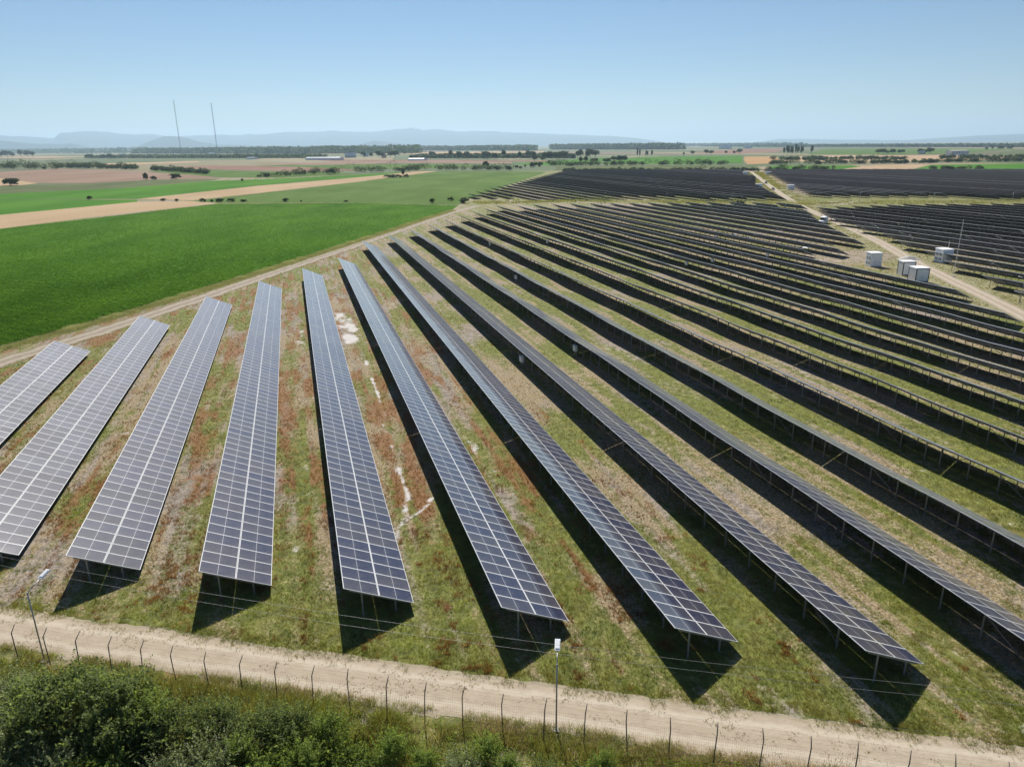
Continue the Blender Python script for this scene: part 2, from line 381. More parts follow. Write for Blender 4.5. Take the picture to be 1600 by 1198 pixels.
def soil_detail(nt):
    co_ = coords(nt); return co_, noise(nt, co_, 1.1, 6, .62), noise(nt, co_, 5.0, 4, .6), noise(nt, co_, .35, 4, .55)
def ground_material():
    m, nt, p = new_mat('park_ground')
    v, n1, n2, n3 = soil_detail(nt)
    a = N(nt, 'ShaderNodeAttribute', attribute_name='zone'); sp = nt.nodes.new('ShaderNodeSeparateColor'); L(nt, a.outputs['Color'], sp.inputs[0])
    dn = math_(nt, 'SUBTRACT', math_(nt, 'ADD', math_(nt, 'MULTIPLY', n1, .6), math_(nt, 'MULTIPLY', n2, .4)), .5)
    def f(x, lo, hi, sgn=.55): return smooth_(nt, math_(nt, 'MULTIPLY_ADD', dn, sgn, x), lo, hi)
    c = mix(nt, smooth_(nt, math_(nt, 'MULTIPLY_ADD', n2, .5, math_(nt, 'MULTIPLY', n1, .5)), .35, .65), (.14, .115, .090), (.38, .325, .275))
    c = mix(nt, math_(nt, 'MULTIPLY', f(sp.outputs[1], .34, .60, .9), .85), c, mix(nt, smooth_(nt, n2, .35, .65), (.15, .115, .060), (.42, .33, .20)))
    c = mix(nt, f(sp.outputs[0], .38, .60, -.95), c, mix(nt, smooth_(nt, n1, .3, .7), mix(nt, n2, (.060, .070, .020), (.165, .175, .058)), mix(nt, n2, (.122, .138, .028), (.285, .295, .072))))
    c = mix(nt, math_(nt, 'MULTIPLY', f(sp.outputs[2], .52, .70, 1.35), .85), c, mix(nt, n2, (.13, .058, .024), (.33, .175, .08)))
    c = mix(nt, f(a.outputs['Alpha'], .30, .74, 1.7), c, mix(nt, n2, (.38, .35, .32), (.70, .67, .65)))
    # farmland beyond the park
    vf = coords(nt, (.0042, .0011, 1), (0, 0, .5))
    vo = N(nt, 'ShaderNodeTexVoronoi', i_Scale=1.0, i_Randomness=.9); L(nt, vf, vo.inputs['Vector'])
    cr = nt.nodes.new('ShaderNodeValToRGB'); cr.color_ramp.interpolation = 'CONSTANT'
    els = cr.color_ramp.elements; els[0].color = rgb((.085, .125, .040)); els[1].position = .3; els[1].color = rgb((.055, .105, .028))
    for pos, cc in ((.5, (.24, .19, .10)), (.62, (.10, .12, .05)), (.75, (.19, .125, .085)), (.86, (.30, .235, .13))): e = els.new(pos); e.color = rgb(cc)
    s2 = nt.nodes.new('ShaderNodeSeparateColor'); L(nt, vo.outputs['Color'], s2.inputs[0]); L(nt, s2.outputs[0], cr.inputs[0])
    far = mix(nt, .35, cr.outputs[0], mix(nt, noise(nt, coords(nt), .012, 5), (.05, .075, .025), (.14, .15, .07)))
    xs = nt.nodes.new('ShaderNodeSeparateXYZ'); L(nt, coords(nt), xs.inputs[0])
    rad = math_(nt, 'MAXIMUM', smooth_(nt, xs.outputs[1], 820, 860), math_(nt, 'MAXIMUM', smooth_(nt, math_(nt, 'MULTIPLY', xs.outputs[0], -1), 110, 130), smooth_(nt, xs.outputs[0], 900, 950)))
    c = mix(nt, rad, c, far)
    L(nt, c, p.inputs['Base Color']); p.inputs['Roughness'].default_value = .95; p.inputs['Specular IOR Level'].default_value = .15
    bump(nt, p, math_(nt, 'ADD', n1, math_(nt, 'MULTIPLY', n2, .6)), .9, .10)
    return m
go = gm.build('ground', [ground_material()], rz=-AZ, attr='zone'); tag(go, kind='structure')

def dirt_material(name, base, light, green=0., ruts=True, pale=(.5, .42, .33)):
    m, nt, p = new_mat(name)
    v, n1, n2, n3 = soil_detail(nt)
    a = N(nt, 'ShaderNodeAttribute', attribute_name='lane'); sp = nt.nodes.new('ShaderNodeSeparateColor'); L(nt, a.outputs['Color'], sp.inputs[0])
    u = sp.outputs[0]
    c = mix(nt, smooth_(nt, n1, .2, .9), base, light)
    c = mix(nt, math_(nt, 'MULTIPLY', smooth_(nt, n3, .5, .75), .5), c, pale)
    if ruts:
        r = math_(nt, 'ABSOLUTE', math_(nt, 'SUBTRACT', math_(nt, 'ABSOLUTE', math_(nt, 'SUBTRACT', u, .5)), .23))
        rf = math_(nt, 'SUBTRACT', 1.0, smooth_(nt, math_(nt, 'MULTIPLY_ADD', n3, .10, r), .06, .16))
        c = mix(nt, math_(nt, 'MULTIPLY', rf, .75), c, pale)
    if green:
        e = math_(nt, 'ABSOLUTE', math_(nt, 'SUBTRACT', u, .5))
        mid = math_(nt, 'SUBTRACT', 1.0, smooth_(nt, e, .03, .15))
        gf = smooth_(nt, math_(nt, 'ADD', math_(nt, 'MULTIPLY_ADD', math_(nt, 'SUBTRACT', n1, .5), .9, math_(nt, 'MAXIMUM', math_(nt, 'MULTIPLY', smooth_(nt, e, .30, .5), .95), math_(nt, 'MULTIPLY', mid, .5))), math_(nt, 'MULTIPLY', math_(nt, 'SUBTRACT', n3, .5), .8)), .45, .75)
        c = mix(nt, math_(nt, 'MULTIPLY', gf, green), c, mix(nt, n2, (.09, .095, .03), (.24, .21, .09)))
    c = mix(nt, math_(nt, 'MULTIPLY', smooth_(nt, n2, .60, .74), .12), c, tuple(x * .45 for x in base))
    L(nt, c, p.inputs['Base Color']); p.inputs['Roughness'].default_value = .95; p.inputs['Specular IOR Level'].default_value = .12
    bump(nt, p, math_(nt, 'ADD', n1, math_(nt, 'MULTIPLY', n2, .5)), .8, .05)
    return m
# perimeter road between fence and park
nr = strip([(x * .5 + xx * .5, y * .5 + yy * .5) for (x, y), (xx, yy) in zip(road_up, [(x, F0[1] + (x - F0[0]) * FD[1] / FD[0] + .9) for x, y in road_up])], 1, .25, 16)
def road_between(up, lowf, step=.2, across=24):
    up = np.array(up); x = np.arange(up[0, 0], up[-1, 0], step); yu = np.interp(x, up[:, 0], up[:, 1]); k = 25
    yu = np.convolve(np.pad(yu, (k, k), 'edge'), np.ones(2 * k + 1) / (2 * k + 1), 'valid')
    yu = yu + (fbm(x * .30, x * 0, 5, 5) - .5) * .5 + (fbm(x * 1.7, x * 0 + 2, 8, 3) - .5) * .3
    yl = lowf(x) + (fbm(x * .35, x * 0 + 5, 6, 4) - .5) * .8 + (fbm(x * 1.9, x * 0 + 2, 18, 3) - .5) * .6
    V = np.stack([np.c_[x, yl + (yu - yl) * j / across, 0 * x + .012] for j in range(across + 1)], 1)
    idx = np.arange(V.shape[0] * (across + 1)).reshape(V.shape[0], -1)
    Q = np.stack([idx[:-1, :-1], idx[1:, :-1], idx[1:, 1:], idx[:-1, 1:]], -1).reshape(-1, 4)
    cc = np.ones(V.shape[:2] + (4,)); cc[:, :, 0] = np.linspace(0, 1, across + 1)
    return MB().raw(V.reshape(-1, 3), Q, col=cc.reshape(-1, 4))
fence_y = lambda x: F0[1] + (x - F0[0]) * FD[1] / FD[0]
ro = road_between(road_up, lambda x: fence_y(x) + .55 + .35 * sstep(-5, -25, x)).build('perimeter_road', [dirt_material('pale_dirt', (.36, .29, .21), (.47, .395, .30), .28, True, (.52, .45, .35))], attr='lane'); tag(ro, kind='structure')
to = strip(track, (2.3, 2.6), .6, 12, .9, .014, 21).build('field_track', [dirt_material('track_dirt', (.23, .19, .14), (.34, .285, .22), .85, True, (.42, .36, .29))], attr='lane'); tag(to, kind='structure')
so2 = strip(service, 2.0, .8, 10, .5, .016, 31).build('service_road', [dirt_material('service_dirt', (.33, .27, .20), (.44, .37, .28), .45, True, (.50, .43, .34))], attr='lane'); tag(so2, kind='structure')
sv = np.array(service)
vg = strip(service[1:-1], 8.5, 1.2, 6, 1.6, .008, 41).build('road_verge', [dirt_material('dry_verge', (.20, .19, .095), (.34, .31, .18), .6, False, (.38, .33, .21))], attr='lane'); tag(vg, kind='structure')
bandl = P((745, 317), (800, 315.5), (900, 315), (1050, 316), (1215, 317.5), (1300, 317.5), (1450, 316.5), (1600, 317)); bandl = extend(bandl, 1, 120)
bd = strip(bandl, 13, 1.5, 8, 2.2, .010, 51).build('dry_grass_strip', [dirt_material('dry_band', (.22, .20, .12), (.36, .32, .20), .5, False, (.42, .37, .25))], attr='lane'); tag(bd, kind='structure')
pad = MB()
def blob_sheet(b, cx, cy, rx, ry, rot, z, seed):
    a = np.linspace(0, 2 * np.pi, 60, endpoint=False); r = 1 + .35 * (fbm(np.cos(a) * 1.5 + 5, np.sin(a) * 1.5 + 5, seed, 3) - .5) * 2
    c_, s_ = math.cos(rot), math.sin(rot); V = [[cx, cy, z]]
    for A, R in zip(a, r): V.append([cx + R * (rx * math.cos(A) * c_ - ry * math.sin(A) * s_), cy + R * (rx * math.cos(A) * s_ + ry * math.sin(A) * c_), z])
    b.raw(V, None, [[0, i + 1, (i + 1) % 60 + 1] for i in range(60)])
bx, by = at(1335, 400); blob_sheet(pad, bx, by, 13, 9, .3, .012, 3)
tag(pad.build('gravel_pad', [dirt_material('gravel', (.25, .20, .145), (.36, .30, .23), 0, False)], attr='lane'), kind='structure')

# far fields ------------------------------------------------------
def field_mat(name, a, b, scale=.05, stripe=0., rot=0.):
    m, nt, p = new_mat(name)
    f = noise(nt, coords(nt, (1, .35, 1), (0, 0, rot)), scale, 5); f2 = noise(nt, coords(nt), .9, 5, .7)
    c = mix(nt, smooth_(nt, f, .3, .7), a, b); c = mix(nt, math_(nt, 'MULTIPLY', smooth_(nt, f2, .45, .7), .45), c, tuple(x * .55 for x in a))
    if stripe:
        wv = N(nt, 'ShaderNodeTexWave', i_Scale=stripe, i_Distortion=1.5); L(nt, coords(nt, (1, 1, 1), (0, 0, rot)), wv.inputs['Vector'])
        c = mix(nt, math_(nt, 'MULTIPLY', wv.outputs['Fac'], .28), c, tuple(x * .6 for x in a))
    L(nt, c, p.inputs['Base Color']); p.inputs['Roughness'].default_value = 1.0; p.inputs['Specular IOR Level'].default_value = .02
    bump(nt, p, f2, .6, .15)
    return m
FM = {'crop': field_mat('crop_soil', (.045, .125, .010), (.085, .180, .018), .06),
      'green': field_mat('green_field', (.060, .165, .018), (.090, .215, .028), .03),
      'dull': field_mat('dull_green_field', (.085, .145, .032), (.125, .195, .052), .03),
      'olive': field_mat('olive_field', (.10, .125, .055), (.15, .17, .08), .03),
      'tan': field_mat('stubble_field', (.42, .30, .18), (.50, .37, .235), .03, .6),
      'orange': field_mat('ripe_field', (.40, .24, .11), (.47, .30, .15), .02),
      'brown': field_mat('ploughed_field', (.27, .185, .135), (.34, .235, .175), .02, .25),
      'red': field_mat('red_soil_field', (.23, .135, .095), (.30, .19, .14), .02)}
def flat_poly(pts, z, step=None):
    b = MB(); V = [(x, y, z) for x, y in pts]
    from mathutils.geometry import tessellate_polygon
    T = tessellate_polygon([[Vector(v) for v in V]])
    T = [t if (V[t[1]][0] - V[t[0]][0]) * (V[t[2]][1] - V[t[0]][1]) - (V[t[1]][1] - V[t[0]][1]) * (V[t[2]][0] - V[t[0]][0]) > 0 else (t[0], t[2], t[1]) for t in T]
    return b.raw(V, None, T)
def field(name, mat, z, *px):
    o = flat_poly([at(*p) for p in px], z).build(name, [FM[mat]]); tag(o, kind='structure'); return o
crop_px = [(-160, 594), (0, 545), (150, 503), (300, 458), (412, 423), (500, 395), (600, 363), (660, 343), (704, 330), (716, 321), (560, 317), (340, 318.5), (0, 358), (-160, 378)]
field('crop_field', 'crop', .018, *crop_px)
field('stubble_field', 'tan', .03, (-160, 377.5), (0, 357.5), (130, 341), (340, 318), (300, 314.5), (215, 315.5), (0, 336), (-160, 353))
field('green_field', 'green', .03, (-160, 353), (0, 336), (215, 315.5), (214, 312), (0, 312), (-160, 312))
field('stubble_field', 'tan', .05, (215, 311), (300, 313.2), (400, 302.5), (480, 293), (560, 284), (620, 276), (684, 268), (650, 267.5), (590, 275), (520, 281), (400, 291), (300, 302))
field('dull_green_field', 'dull', .04, (345, 317.5), (560, 316.5), (716, 320.5), (735, 310), (790, 291), (855, 268.6), (684, 268), (620, 276.5), (560, 284.5), (400, 303), (300, 314))
field('green_field', 'green', .06, (-160, 311.5), (0, 311.5), (215, 310.8), (300, 301.5), (400, 290.5), (520, 280.5), (590, 274.5), (640, 268.5), (560, 273), (440, 279), (330, 283), (180, 295), (0, 303), (-160, 305))
field('grey_green_field', 'olive', .06, (-160, 304.5), (0, 302.5), (180, 294.5), (330, 282.5), (345, 279.5), (260, 281), (140, 287), (0, 292), (-160, 296))
field('ploughed_field', 'brown', .08, (-160, 270), (0, 269), (95, 263.5), (200, 268), (290, 272.2), (348, 278.3), (250, 280.5), (140, 286.5), (60, 286), (0, 285), (-160, 288))
field('stubble_field', 'tan', .09, (-160, 288.5), (0, 279), (60, 286.5), (40, 289), (0, 291), (-160, 295.5))
field('dull_green_field', 'dull', .10, (230, 268), (350, 277.5), (440, 278), (560, 272), (520, 269), (380, 268), (300, 264.5))
field('stubble_field', 'tan', .14, (68, 257.5), (180, 255.2), (310, 252), (312, 254), (200, 258), (92, 260))
field('red_soil_field', 'red', .14, (250, 262), (320, 259.3), (440, 259.5), (570, 266), (480, 268.5), (380, 266.5))
field('ploughed_field', 'brown', .16, (400, 256), (560, 252.2), (700, 251), (800, 253.5), (800, 256), (640, 255), (480, 258.5))
field('dull_green_field', 'dull', .15, (400, 259), (560, 256), (720, 257), (790, 259), (700, 263), (560, 264.5))
field('red_soil_field', 'red', .18, (480, 249.5), (560, 250), (700, 250), (860, 251), (860, 253), (700, 251.2), (520, 252))
field('olive_field', 'olive', .10, (866, 266.5), (872, 259.5), (1000, 258.5), (1180, 259), (1192, 266))
field('green_field', 'green', .16, (930, 255), (1000, 245.5), (1160, 243.5), (1160, 255), (1060, 257))
field('green_field', 'green', .13, (800, 256.5), (870, 251), (960, 246), (930, 255), (860, 259))
field('ripe_field', 'orange', .18, (1163, 252.5), (1163, 245), (1212, 244.7), (1218, 248), (1200, 256), (1168, 257))
field('pale_field', 'tan', .16, (1214, 252.5), (1240, 244.8), (1290, 243.2), (1400, 243), (1480, 242.3), (1540, 245), (1760, 248), (1760, 251.5), (1560, 250.5), (1400, 252.5), (1300, 253.5))
field('green_field', 'green', .10, (1198, 266), (1204, 259.5), (1330, 258.5), (1345, 260.5), (1310, 265.5))
field('pale_field', 'tan', .11, (1306, 265.8), (1346, 260.5), (1385, 258), (1452, 257.5), (1425, 264.8))
field('green_field', 'green', .12, (1424, 265.5), (1455, 257.8), (1600, 256), (1760, 255), (1760, 265.5))
field('green_field', 'dull', .20, (1260, 241.5), (1290, 232.5), (1480, 232), (1600, 233), (1480, 241), (1390, 242))
field('ripe_field', 'red', .22, (1075, 238.5), (1160, 233), (1230, 232), (1215, 238), (1140, 240.5))
field('olive_field', 'olive', .20, (1540, 241), (1600, 233.5), (1800, 233), (1760, 246), (1600, 246.5))
field('pale_field', 'tan', .25, (480, 240.5), (560, 238.5), (760, 237), (850, 236.5), (850, 238.5), (700, 241), (560, 241.5))
field('stubble_field', 'tan', .25, (-100, 247), (80, 244.5), (170, 245), (60, 247.5))

# ------------------------------------------------------------------ solar rows
MP, MW, ML = 1.3565, 1.331, 2.384          # module pitch, width, length
HALF = 19.04                              # half a table: 14 modules
CT, STL = math.cos(TILT), math.sin(TILT)
def module_mesh():
    b = MB(); h = .045
    # frame and glass in module space: X across slope (downwards), Y along the row
    x0, x1, y0, y1 = 0, ML, -MW / 2, MW / 2
    V = [[x0, y0, 0], [x1, y0, 0], [x1, y1, 0], [x0, y1, 0], [x0, y0, h], [x1, y0, h], [x1, y1, h], [x0, y1, h]]
    uv = np.zeros((6, 4, 2)); uv[1] = [[0, 0], [0, .999], [.999, .999], [.999, 0]]
    b.raw(V, [[0, 3, 2, 1], [4, 5, 6, 7], [0, 1, 5, 4], [1, 2, 6, 5], [2, 3, 7, 6], [3, 0, 4, 7]], m=[1, 0, 2, 2, 2, 2], uv=uv)
    return mesh_from(b, 'solar_module', [M['cells'], M['back'], M['alu']])
MODULE = module_mesh()
BOXQ = np.array([[0, 3, 2, 1], [4, 5, 6, 7], [0, 1, 5, 4], [1, 2, 6, 5], [2, 3, 7, 6], [3, 0, 4, 7]])
GAP = .03
def slope_off(u): return u * CT, ZH - u * STL      # distance down the slope -> (ds, z of top)
def cols_of(t0, nh):
    """module columns of a row: nh half tables from t0; returns centres along t"""
    c = []
    for h in range(nh):
        base = t0 + (h // 2) * 2 * HALF + (h % 2) * 14 * MP
        c += [base + (i + .5) * MP for i in range(14)]
    return np.array(c)
def posts_of(t0, nh):
    p = []
    for h in range(0, nh, 2):
        base = t0 + h * HALF; full = h + 1 < nh
        p += [base + .16 + i * 3.03 for i in range(13 if full else 7)]
    return np.array(p)
def merged_modules(s, tc, tref, thin=False):
    """one mesh holding the modules centred at tc of the row whose high edge is at s (row-local coordinates)"""
    b = MB(); k = len(tc); h = .045 if not thin else .075
    for r in (0, 1):
        u0 = r * (ML + GAP); u1 = u0 + ML
        (a0, z0), (a1, z1) = slope_off(u0), slope_off(u1)
        jit = rng.normal(0, .004, (k, 2))
        ya, yb = tc - MW / 2, tc + MW / 2
        za, zb = und(s + 2, ya), und(s + 2, yb)
        V = np.zeros((k, 8, 3)); nx, nz = STL * h, CT * h
        for i, (a, z, y, zz) in enumerate(((a0, z0, ya, za), (a1, z1, ya, za), (a1, z1, yb, zb), (a0, z0, yb, zb))):
            V[:, i, 0] = a - nx; V[:, i, 1] = y - tref; V[:, i, 2] = z + zz - nz + jit[:, i % 2]
            V[:, i + 4, 0] = a; V[:, i + 4, 1] = y - tref; V[:, i + 4, 2] = z + zz + jit[:, i % 2]
        Q = (BOXQ[None] + 8 * np.arange(k)[:, None, None]).reshape(-1, 4)
        uv = np.zeros((k, 6, 4, 2)); cidx = np.arange(k) + 1000 * r
        uv[:, 1] = np.stack([np.stack([cidx + .0005, np.full(k, r + .0005)], -1), np.stack([cidx + .0005, np.full(k, r + .9995)], -1), np.stack([cidx + .9995, np.full(k, r + .9995)], -1), np.stack([cidx + .9995, np.full(k, r + .0005)], -1)], 1)
        b.raw(V.reshape(-1, 3), Q, m=np.tile([1, 0, 2, 2, 2, 2], k), uv=uv.reshape(-1, 4, 2))
    return b
HB, LB = .25 * W_, .733 * W_
def post_mb(zt, x=0., y=0., z0=-.3, wdt=.05):
    b = MB()   # C-shaped pile: web and two flanges
    b.box(x - wdt, x + wdt, y - .004, y + .004, z0, zt); b.box(x - wdt, x - wdt + .006, y + .0045, y + .055, z0, zt); b.box(x + wdt - .006, x + wdt, y + .0045, y + .055, z0, zt)
    return b
Z_HB, Z_LB = ZH - .25 * SL * STL - .20, ZH - .733 * SL * STL - .20
POST_HI = mesh_from(post_mb(Z_HB), 'post', [M['steel']]); POST_LO = mesh_from(post_mb(Z_LB), 'post', [M['steel']])
def beam(b, p, q, hw, m=0):
    p, q = np.array(p, float), np.array(q, float); w = (q - p); w /= np.linalg.norm(w)
    ref = np.array([0, 0, 1.]) if abs(w[2]) < .9 else np.array([1., 0, 0]); u = np.cross(w, ref); u /= np.linalg.norm(u); v = np.cross(u, w)
    V = [e + a * u * hw + c * v * hw for e in (p, q) for a, c in ((-1, -1), (1, -1), (1, 1), (-1, 1))]
    b.raw(V, [[3, 2, 1, 0], [4, 5, 6, 7], [0, 1, 5, 4], [1, 2, 6, 5], [2, 3, 7, 6], [3, 0, 4, 7]], m=m)
def frame_parts(root, s, t0, nh, tps, tref, braces=True):
    # purlins along the row (bend with the ground), rafters on each pair of posts
    b = MB(); tc = cols_of(t0, nh); tables = []
    for h in range(0, nh, 2):
        tables.append((t0 + h * HALF + .02, t0 + h * HALF + (28 if h + 1 < nh else 14) * MP - .02))
    for u in (.55, 1.85, ML - .16, ML + .20, 2.95, 4.25):
        ds, z = slope_off(u); wide = .03
        for a, c in tables:
            ys = np.linspace(a, c, 7)
            for y0, y1 in zip(ys[:-1], ys[1:]):
                beam(b, (ds - .035 * STL - .03, y0 - tref, z - .085 + und(s + 2, y0)), (ds - .035 * STL - .03, y1 - tref, z - .085 + und(s + 2, y1)), wide)
    o = b.build('purlins', [M['steel']], root)
    b = MB()
    for y in tps:
        zz = und(s + 2, y); a0, z0 = slope_off(.45); a1, z1 = slope_off(4.35)
        beam(b, (a0 - .05, y + .03 - tref, z0 - .17 + zz), (a1 - .05, y + .03 - tref, z1 - .17 + zz), .035)
    tag(b.build('rafters', [M['steel']], root), kind='stuff')
    if braces:
        for h in range(0, nh, 2):
            base = t0 + h * HALF
            for i in ((1, 9) if h + 1 < nh else (1,)):
                y0, y1 = base + .16 + i * 3.03, base + .16 + (i + 1) * 3.03
                bb = MB(); beam(bb, (HB + .06, y0 - tref, .25 + und(s + 2, y0)), (HB + .06, y1 - tref, Z_HB - .2 + und(s + 2, y1)), .022)
                bb.build('brace', [M['steel']], root)
words1 = 'zeroth first second third fourth fifth sixth seventh eighth ninth tenth eleventh twelfth thirteenth fourteenth fifteenth sixteenth seventeenth eighteenth nineteenth twentieth'.split()
def ordinal(k):
    if k <= 20: return words1[k]
    return ('twenty' if k < 30 else 'thirty' if k < 40 else 'forty') + '-' + words1[k % 10] if k % 10 else ('thirtieth' if k == 30 else 'fortieth')
def row(k, t0, nh, label, group, detail, s=None, cull=None):
    s = S0 + (k - 5) * D if s is None else s
    x, y = st2xy(s, t0)
    root = thing('solar_row', (x, y, 0), -AZ, label, 'solar row', group)
    tc = cols_of(t0, nh); tp = posts_of(t0, nh)
    if cull is not None: tc = tc[(tc > cull[0]) & (tc < cull[1])]; tp = tp[(tp > cull[0]) & (tp < cull[1])]
    cx, cy = st2xy(s + 2, tc); px, py = project(cx, cy, 1.5)
    inv = (px > -15) & (px < 1615) & (py < 1215)
    order = np.argsort(np.where(inv, 0, 1e6) + np.hypot(cx, cy))
    if detail >= 2:
        own = order[:50][inv[order[:50]]]; rest = np.setdiff1d(np.arange(len(tc)), own)
        for i in own:
            for r in (0, 1):
                u0 = r * (ML + GAP); a, z = slope_off(u0); yy = tc[i]; sl_ = (und(s + 2, yy + .5) - und(s + 2, yy - .5))
                o = link('solar_module', MODULE, root, (a - .045 * STL, yy - t0, z - .045 * CT + und(s + 2, yy)))
                o.rotation_euler = (sl_ + rng.normal(0, .0018), TILT + rng.normal(0, .0020), 0)
        if len(rest): tag(merged_modules(s, tc[rest], t0).build('solar_modules', [M['cells_merged'], M['back'], M['alu']], root), kind='stuff')
    else:
        tag(merged_modules(s, tc, t0, True).build('solar_modules', [M['cells_merged'], M['back'], M['alu'] if detail or rng.uniform() < .35 else M['frame_dull']], root), kind='stuff')
    if detail >= 1:
        pxy = st2xy(s + 2, tp); ppx, ppy = project(pxy[0], pxy[1], 1.0); pin = (ppx > -15) & (ppx < 1615) & (ppy < 1215)
        po = np.argsort(np.where(pin, 0, 1e6) + np.hypot(*pxy)); ownp = po[:50][pin[po[:50]]]
        for i in ownp:
            zz = und(s + 2, tp[i])
            link('post', POST_HI, root, (HB, tp[i] - t0, zz)); link('post', POST_LO, root, (LB, tp[i] - t0, zz))
        restp = np.setdiff1d(np.arange(len(tp)), ownp)
        if len(restp):
            b = MB()
            for i in restp:
                zz = und(s + 2, tp[i])
                b.box(HB - .05, HB + .05, tp[i] - t0 - .025, tp[i] - t0 + .025, zz - .3, Z_HB + zz); b.box(LB - .05, LB + .05, tp[i] - t0 - .025, tp[i] - t0 + .025, zz - .3, Z_LB + zz)
            tag(b.build('posts', [M['steel']], root), kind='stuff')
        frame_parts(root, s, t0, nh, tp, t0, detail >= 1)
    else:
        b = MB()
        for y_ in tp:
            b.box(HB - .05, HB + .05, y_ - t0 - .03, y_ - t0 + .03, -.3, Z_HB + .1); b.box(LB - .05, LB + .05, y_ - t0 - .03, y_ - t0 + .03, -.3, Z_LB + .1)
        tag(b.build('posts', [M['steel']], root), kind='stuff')
    return root
def visible_span(s, ta, tb, margin=14):
    t = np.arange(ta, tb, 2.0); x, y = st2xy(s + 2, t); px, py = project(x, y, 1.0)
    ok = (px > -40) & (px < 1640) & (py < 1300) & (y > 5)
    if not ok.any(): return None
    return t[ok].min() - margin, t[ok].max() + margin
halves = {1: 3, 2: 4, 3: 5, 4: 6, 5: 7, 6: 8, 7: 10, 8: 11, 9: 12, 10: 13, 11: 14, 12: 15, 13: 16, 14: 17, 15: 18}
# near block: rows 1..34
A_rows = []
sv_s, sv_t = xy2st(sv[:, 0], sv[:, 1]); o_ = np.argsort(sv_s)
road_t = lambda s: float(np.interp(s, sv_s[o_], sv_t[o_]))
right_end = {17: 91.6, 18: 108.5, 19: 161, 20: 163.5, 21: 166.2, 22: 176}
look = {1: 'short pale solar row cut off by the left edge of the photo', 2: 'second solar row from the left, ending beside the light pole', 3: 'third solar row from the left, pale panels ending above the dirt road',
        4: 'fourth solar row from the left, seen almost end on with pale panels', 5: 'fifth solar row from the left, beside the white salt patch', 6: 'sixth solar row from the left, half bright and half dark panels',
        7: 'seventh solar row from the left, with a sharp bright strip along its upper half', 8: 'eighth solar row from the left, dark panels ending near the lower right corner'}
ci = 0
for k in range(1, 35):
    s = S0 + (k - 5) * D
    t0 = T0 + (k - 5) * SKEW
    if k <= 15: t_far = t0 + halves[k] * HALF
    else:
        t_far = float(np.interp(s, [99, 128, 186, 229, 262], [336, 332, 318, 292, 268]))
    t_near = t0
    if k >= 17:
        t_near = right_end.get(k, 178 + (k - 22.2) * 17.2)
    elif k >= 10:
        pass
    nh = max(1, int(round((t_far - t_near) / HALF)))
    cull = None
    if k >= 9:
        vs = visible_span(s, t_near, t_far)
        if vs is None: continue
        if k < 17:
            while t_near + HALF * 2 < vs[0]: t_near += 2 * HALF; nh -= 2
        else: t_near = t_far - nh * HALF + .4
    lab = look.get(k, f'{ordinal(k)} solar row from the left, ' + ('its pale top seen at a shallow angle' if k <= 11 else 'dark underside raised on rows of steel posts' if k <= 18 else 'dark underside, ending at the service road'))
    A_rows.append(row(k, t_near, nh, lab, 'long solar rows of the near block', 2 if k <= 12 else 1))
# block beyond the grass strip, left of the service road
def line_y(x, pts): return np.interp(x, [p[0] for p in pts], [p[1] for p in pts])
bandN = [(-40, 425), (-18.9, 414), (137, 383), (180, 392), (420, 352)]
for k in range(15, 58):
    s = S0 + (k - 5) * D
    t_far = 419.4 + (k - 15.2) * 16.4
    ts = np.arange(180, 900, 1.0); xx, yy = st2xy(s, ts)
    back = yy < np.interp(xx, [58, 254], [870, 812]); front = yy > line_y(xx, bandN) + 6
    rd = np.interp(yy, sv[:, 1], sv[:, 0]); leftofroad = xx < rd - 10 - 16 * (np.abs(yy - 513) < 15)
    ok = back & front & leftofroad & (ts < t_far)
    if ok.sum() < 20: continue
    ta, tb = ts[ok].min(), ts[ok].max(); nh = max(1, int(round((tb - ta) / HALF)))
    row(k, tb - nh * HALF, nh, 'thin dark solar row in the far block left of the service road', 'solar rows of the far left block', 0)
# block right of the service road, in front of the grass strip
C_left = {19: 101.9, 20: 117, 21: 134.6, 22: 150, 23: 168.5, 24: 184, 25: 206, 26: 228, 27: 245, 28: 259, 29: 271}
ci = 0
for k in range(19, 44):
    s = S0 + (k - 5) * D
    t_far = C_left.get(k, 271)
    ts = np.arange(-60, t_far, 1.0); xx, yy = st2xy(s, ts)
    ok = yy < line_y(xx, [(140, 336), (420, 318)])
    if ok.sum() < 20: continue
    tb = ts[ok].max(); vs = visible_span(s, -60, tb)
    if vs is None: continue
    nh = max(1, int(math.ceil((tb - vs[0]) / HALF)))
    ci += 1
    row(k, tb - nh * HALF, nh, f'{ordinal(ci)} dark solar row right of the service road, counted from the bottom right', 'solar rows right of the service road', 1 if k <= 26 else 0)
# far right block
for k in range(33, 100):
    s = S0 + (k - 5) * D
    ts = np.arange(100, 900, 1.0); xx, yy = st2xy(s, ts)
    back = yy < np.interp(xx, [279, 504], [806, 738]); front = yy > line_y(xx, bandN) + 6
    rd = np.interp(yy, sv[:, 1], sv[:, 0]); px, py = project(xx, yy, 1.0)
    ok = back & front & (xx > rd + 11) & (px < 1640)
    if ok.sum() < 20: continue
    ta, tb = ts[ok].min(), ts[ok].max(); nh = max(1, int(round((tb - ta) / HALF)))
    row(k, tb - nh * HALF, nh, 'thin dark solar row in the far block right of the service road', 'solar rows of the far right block', 0)

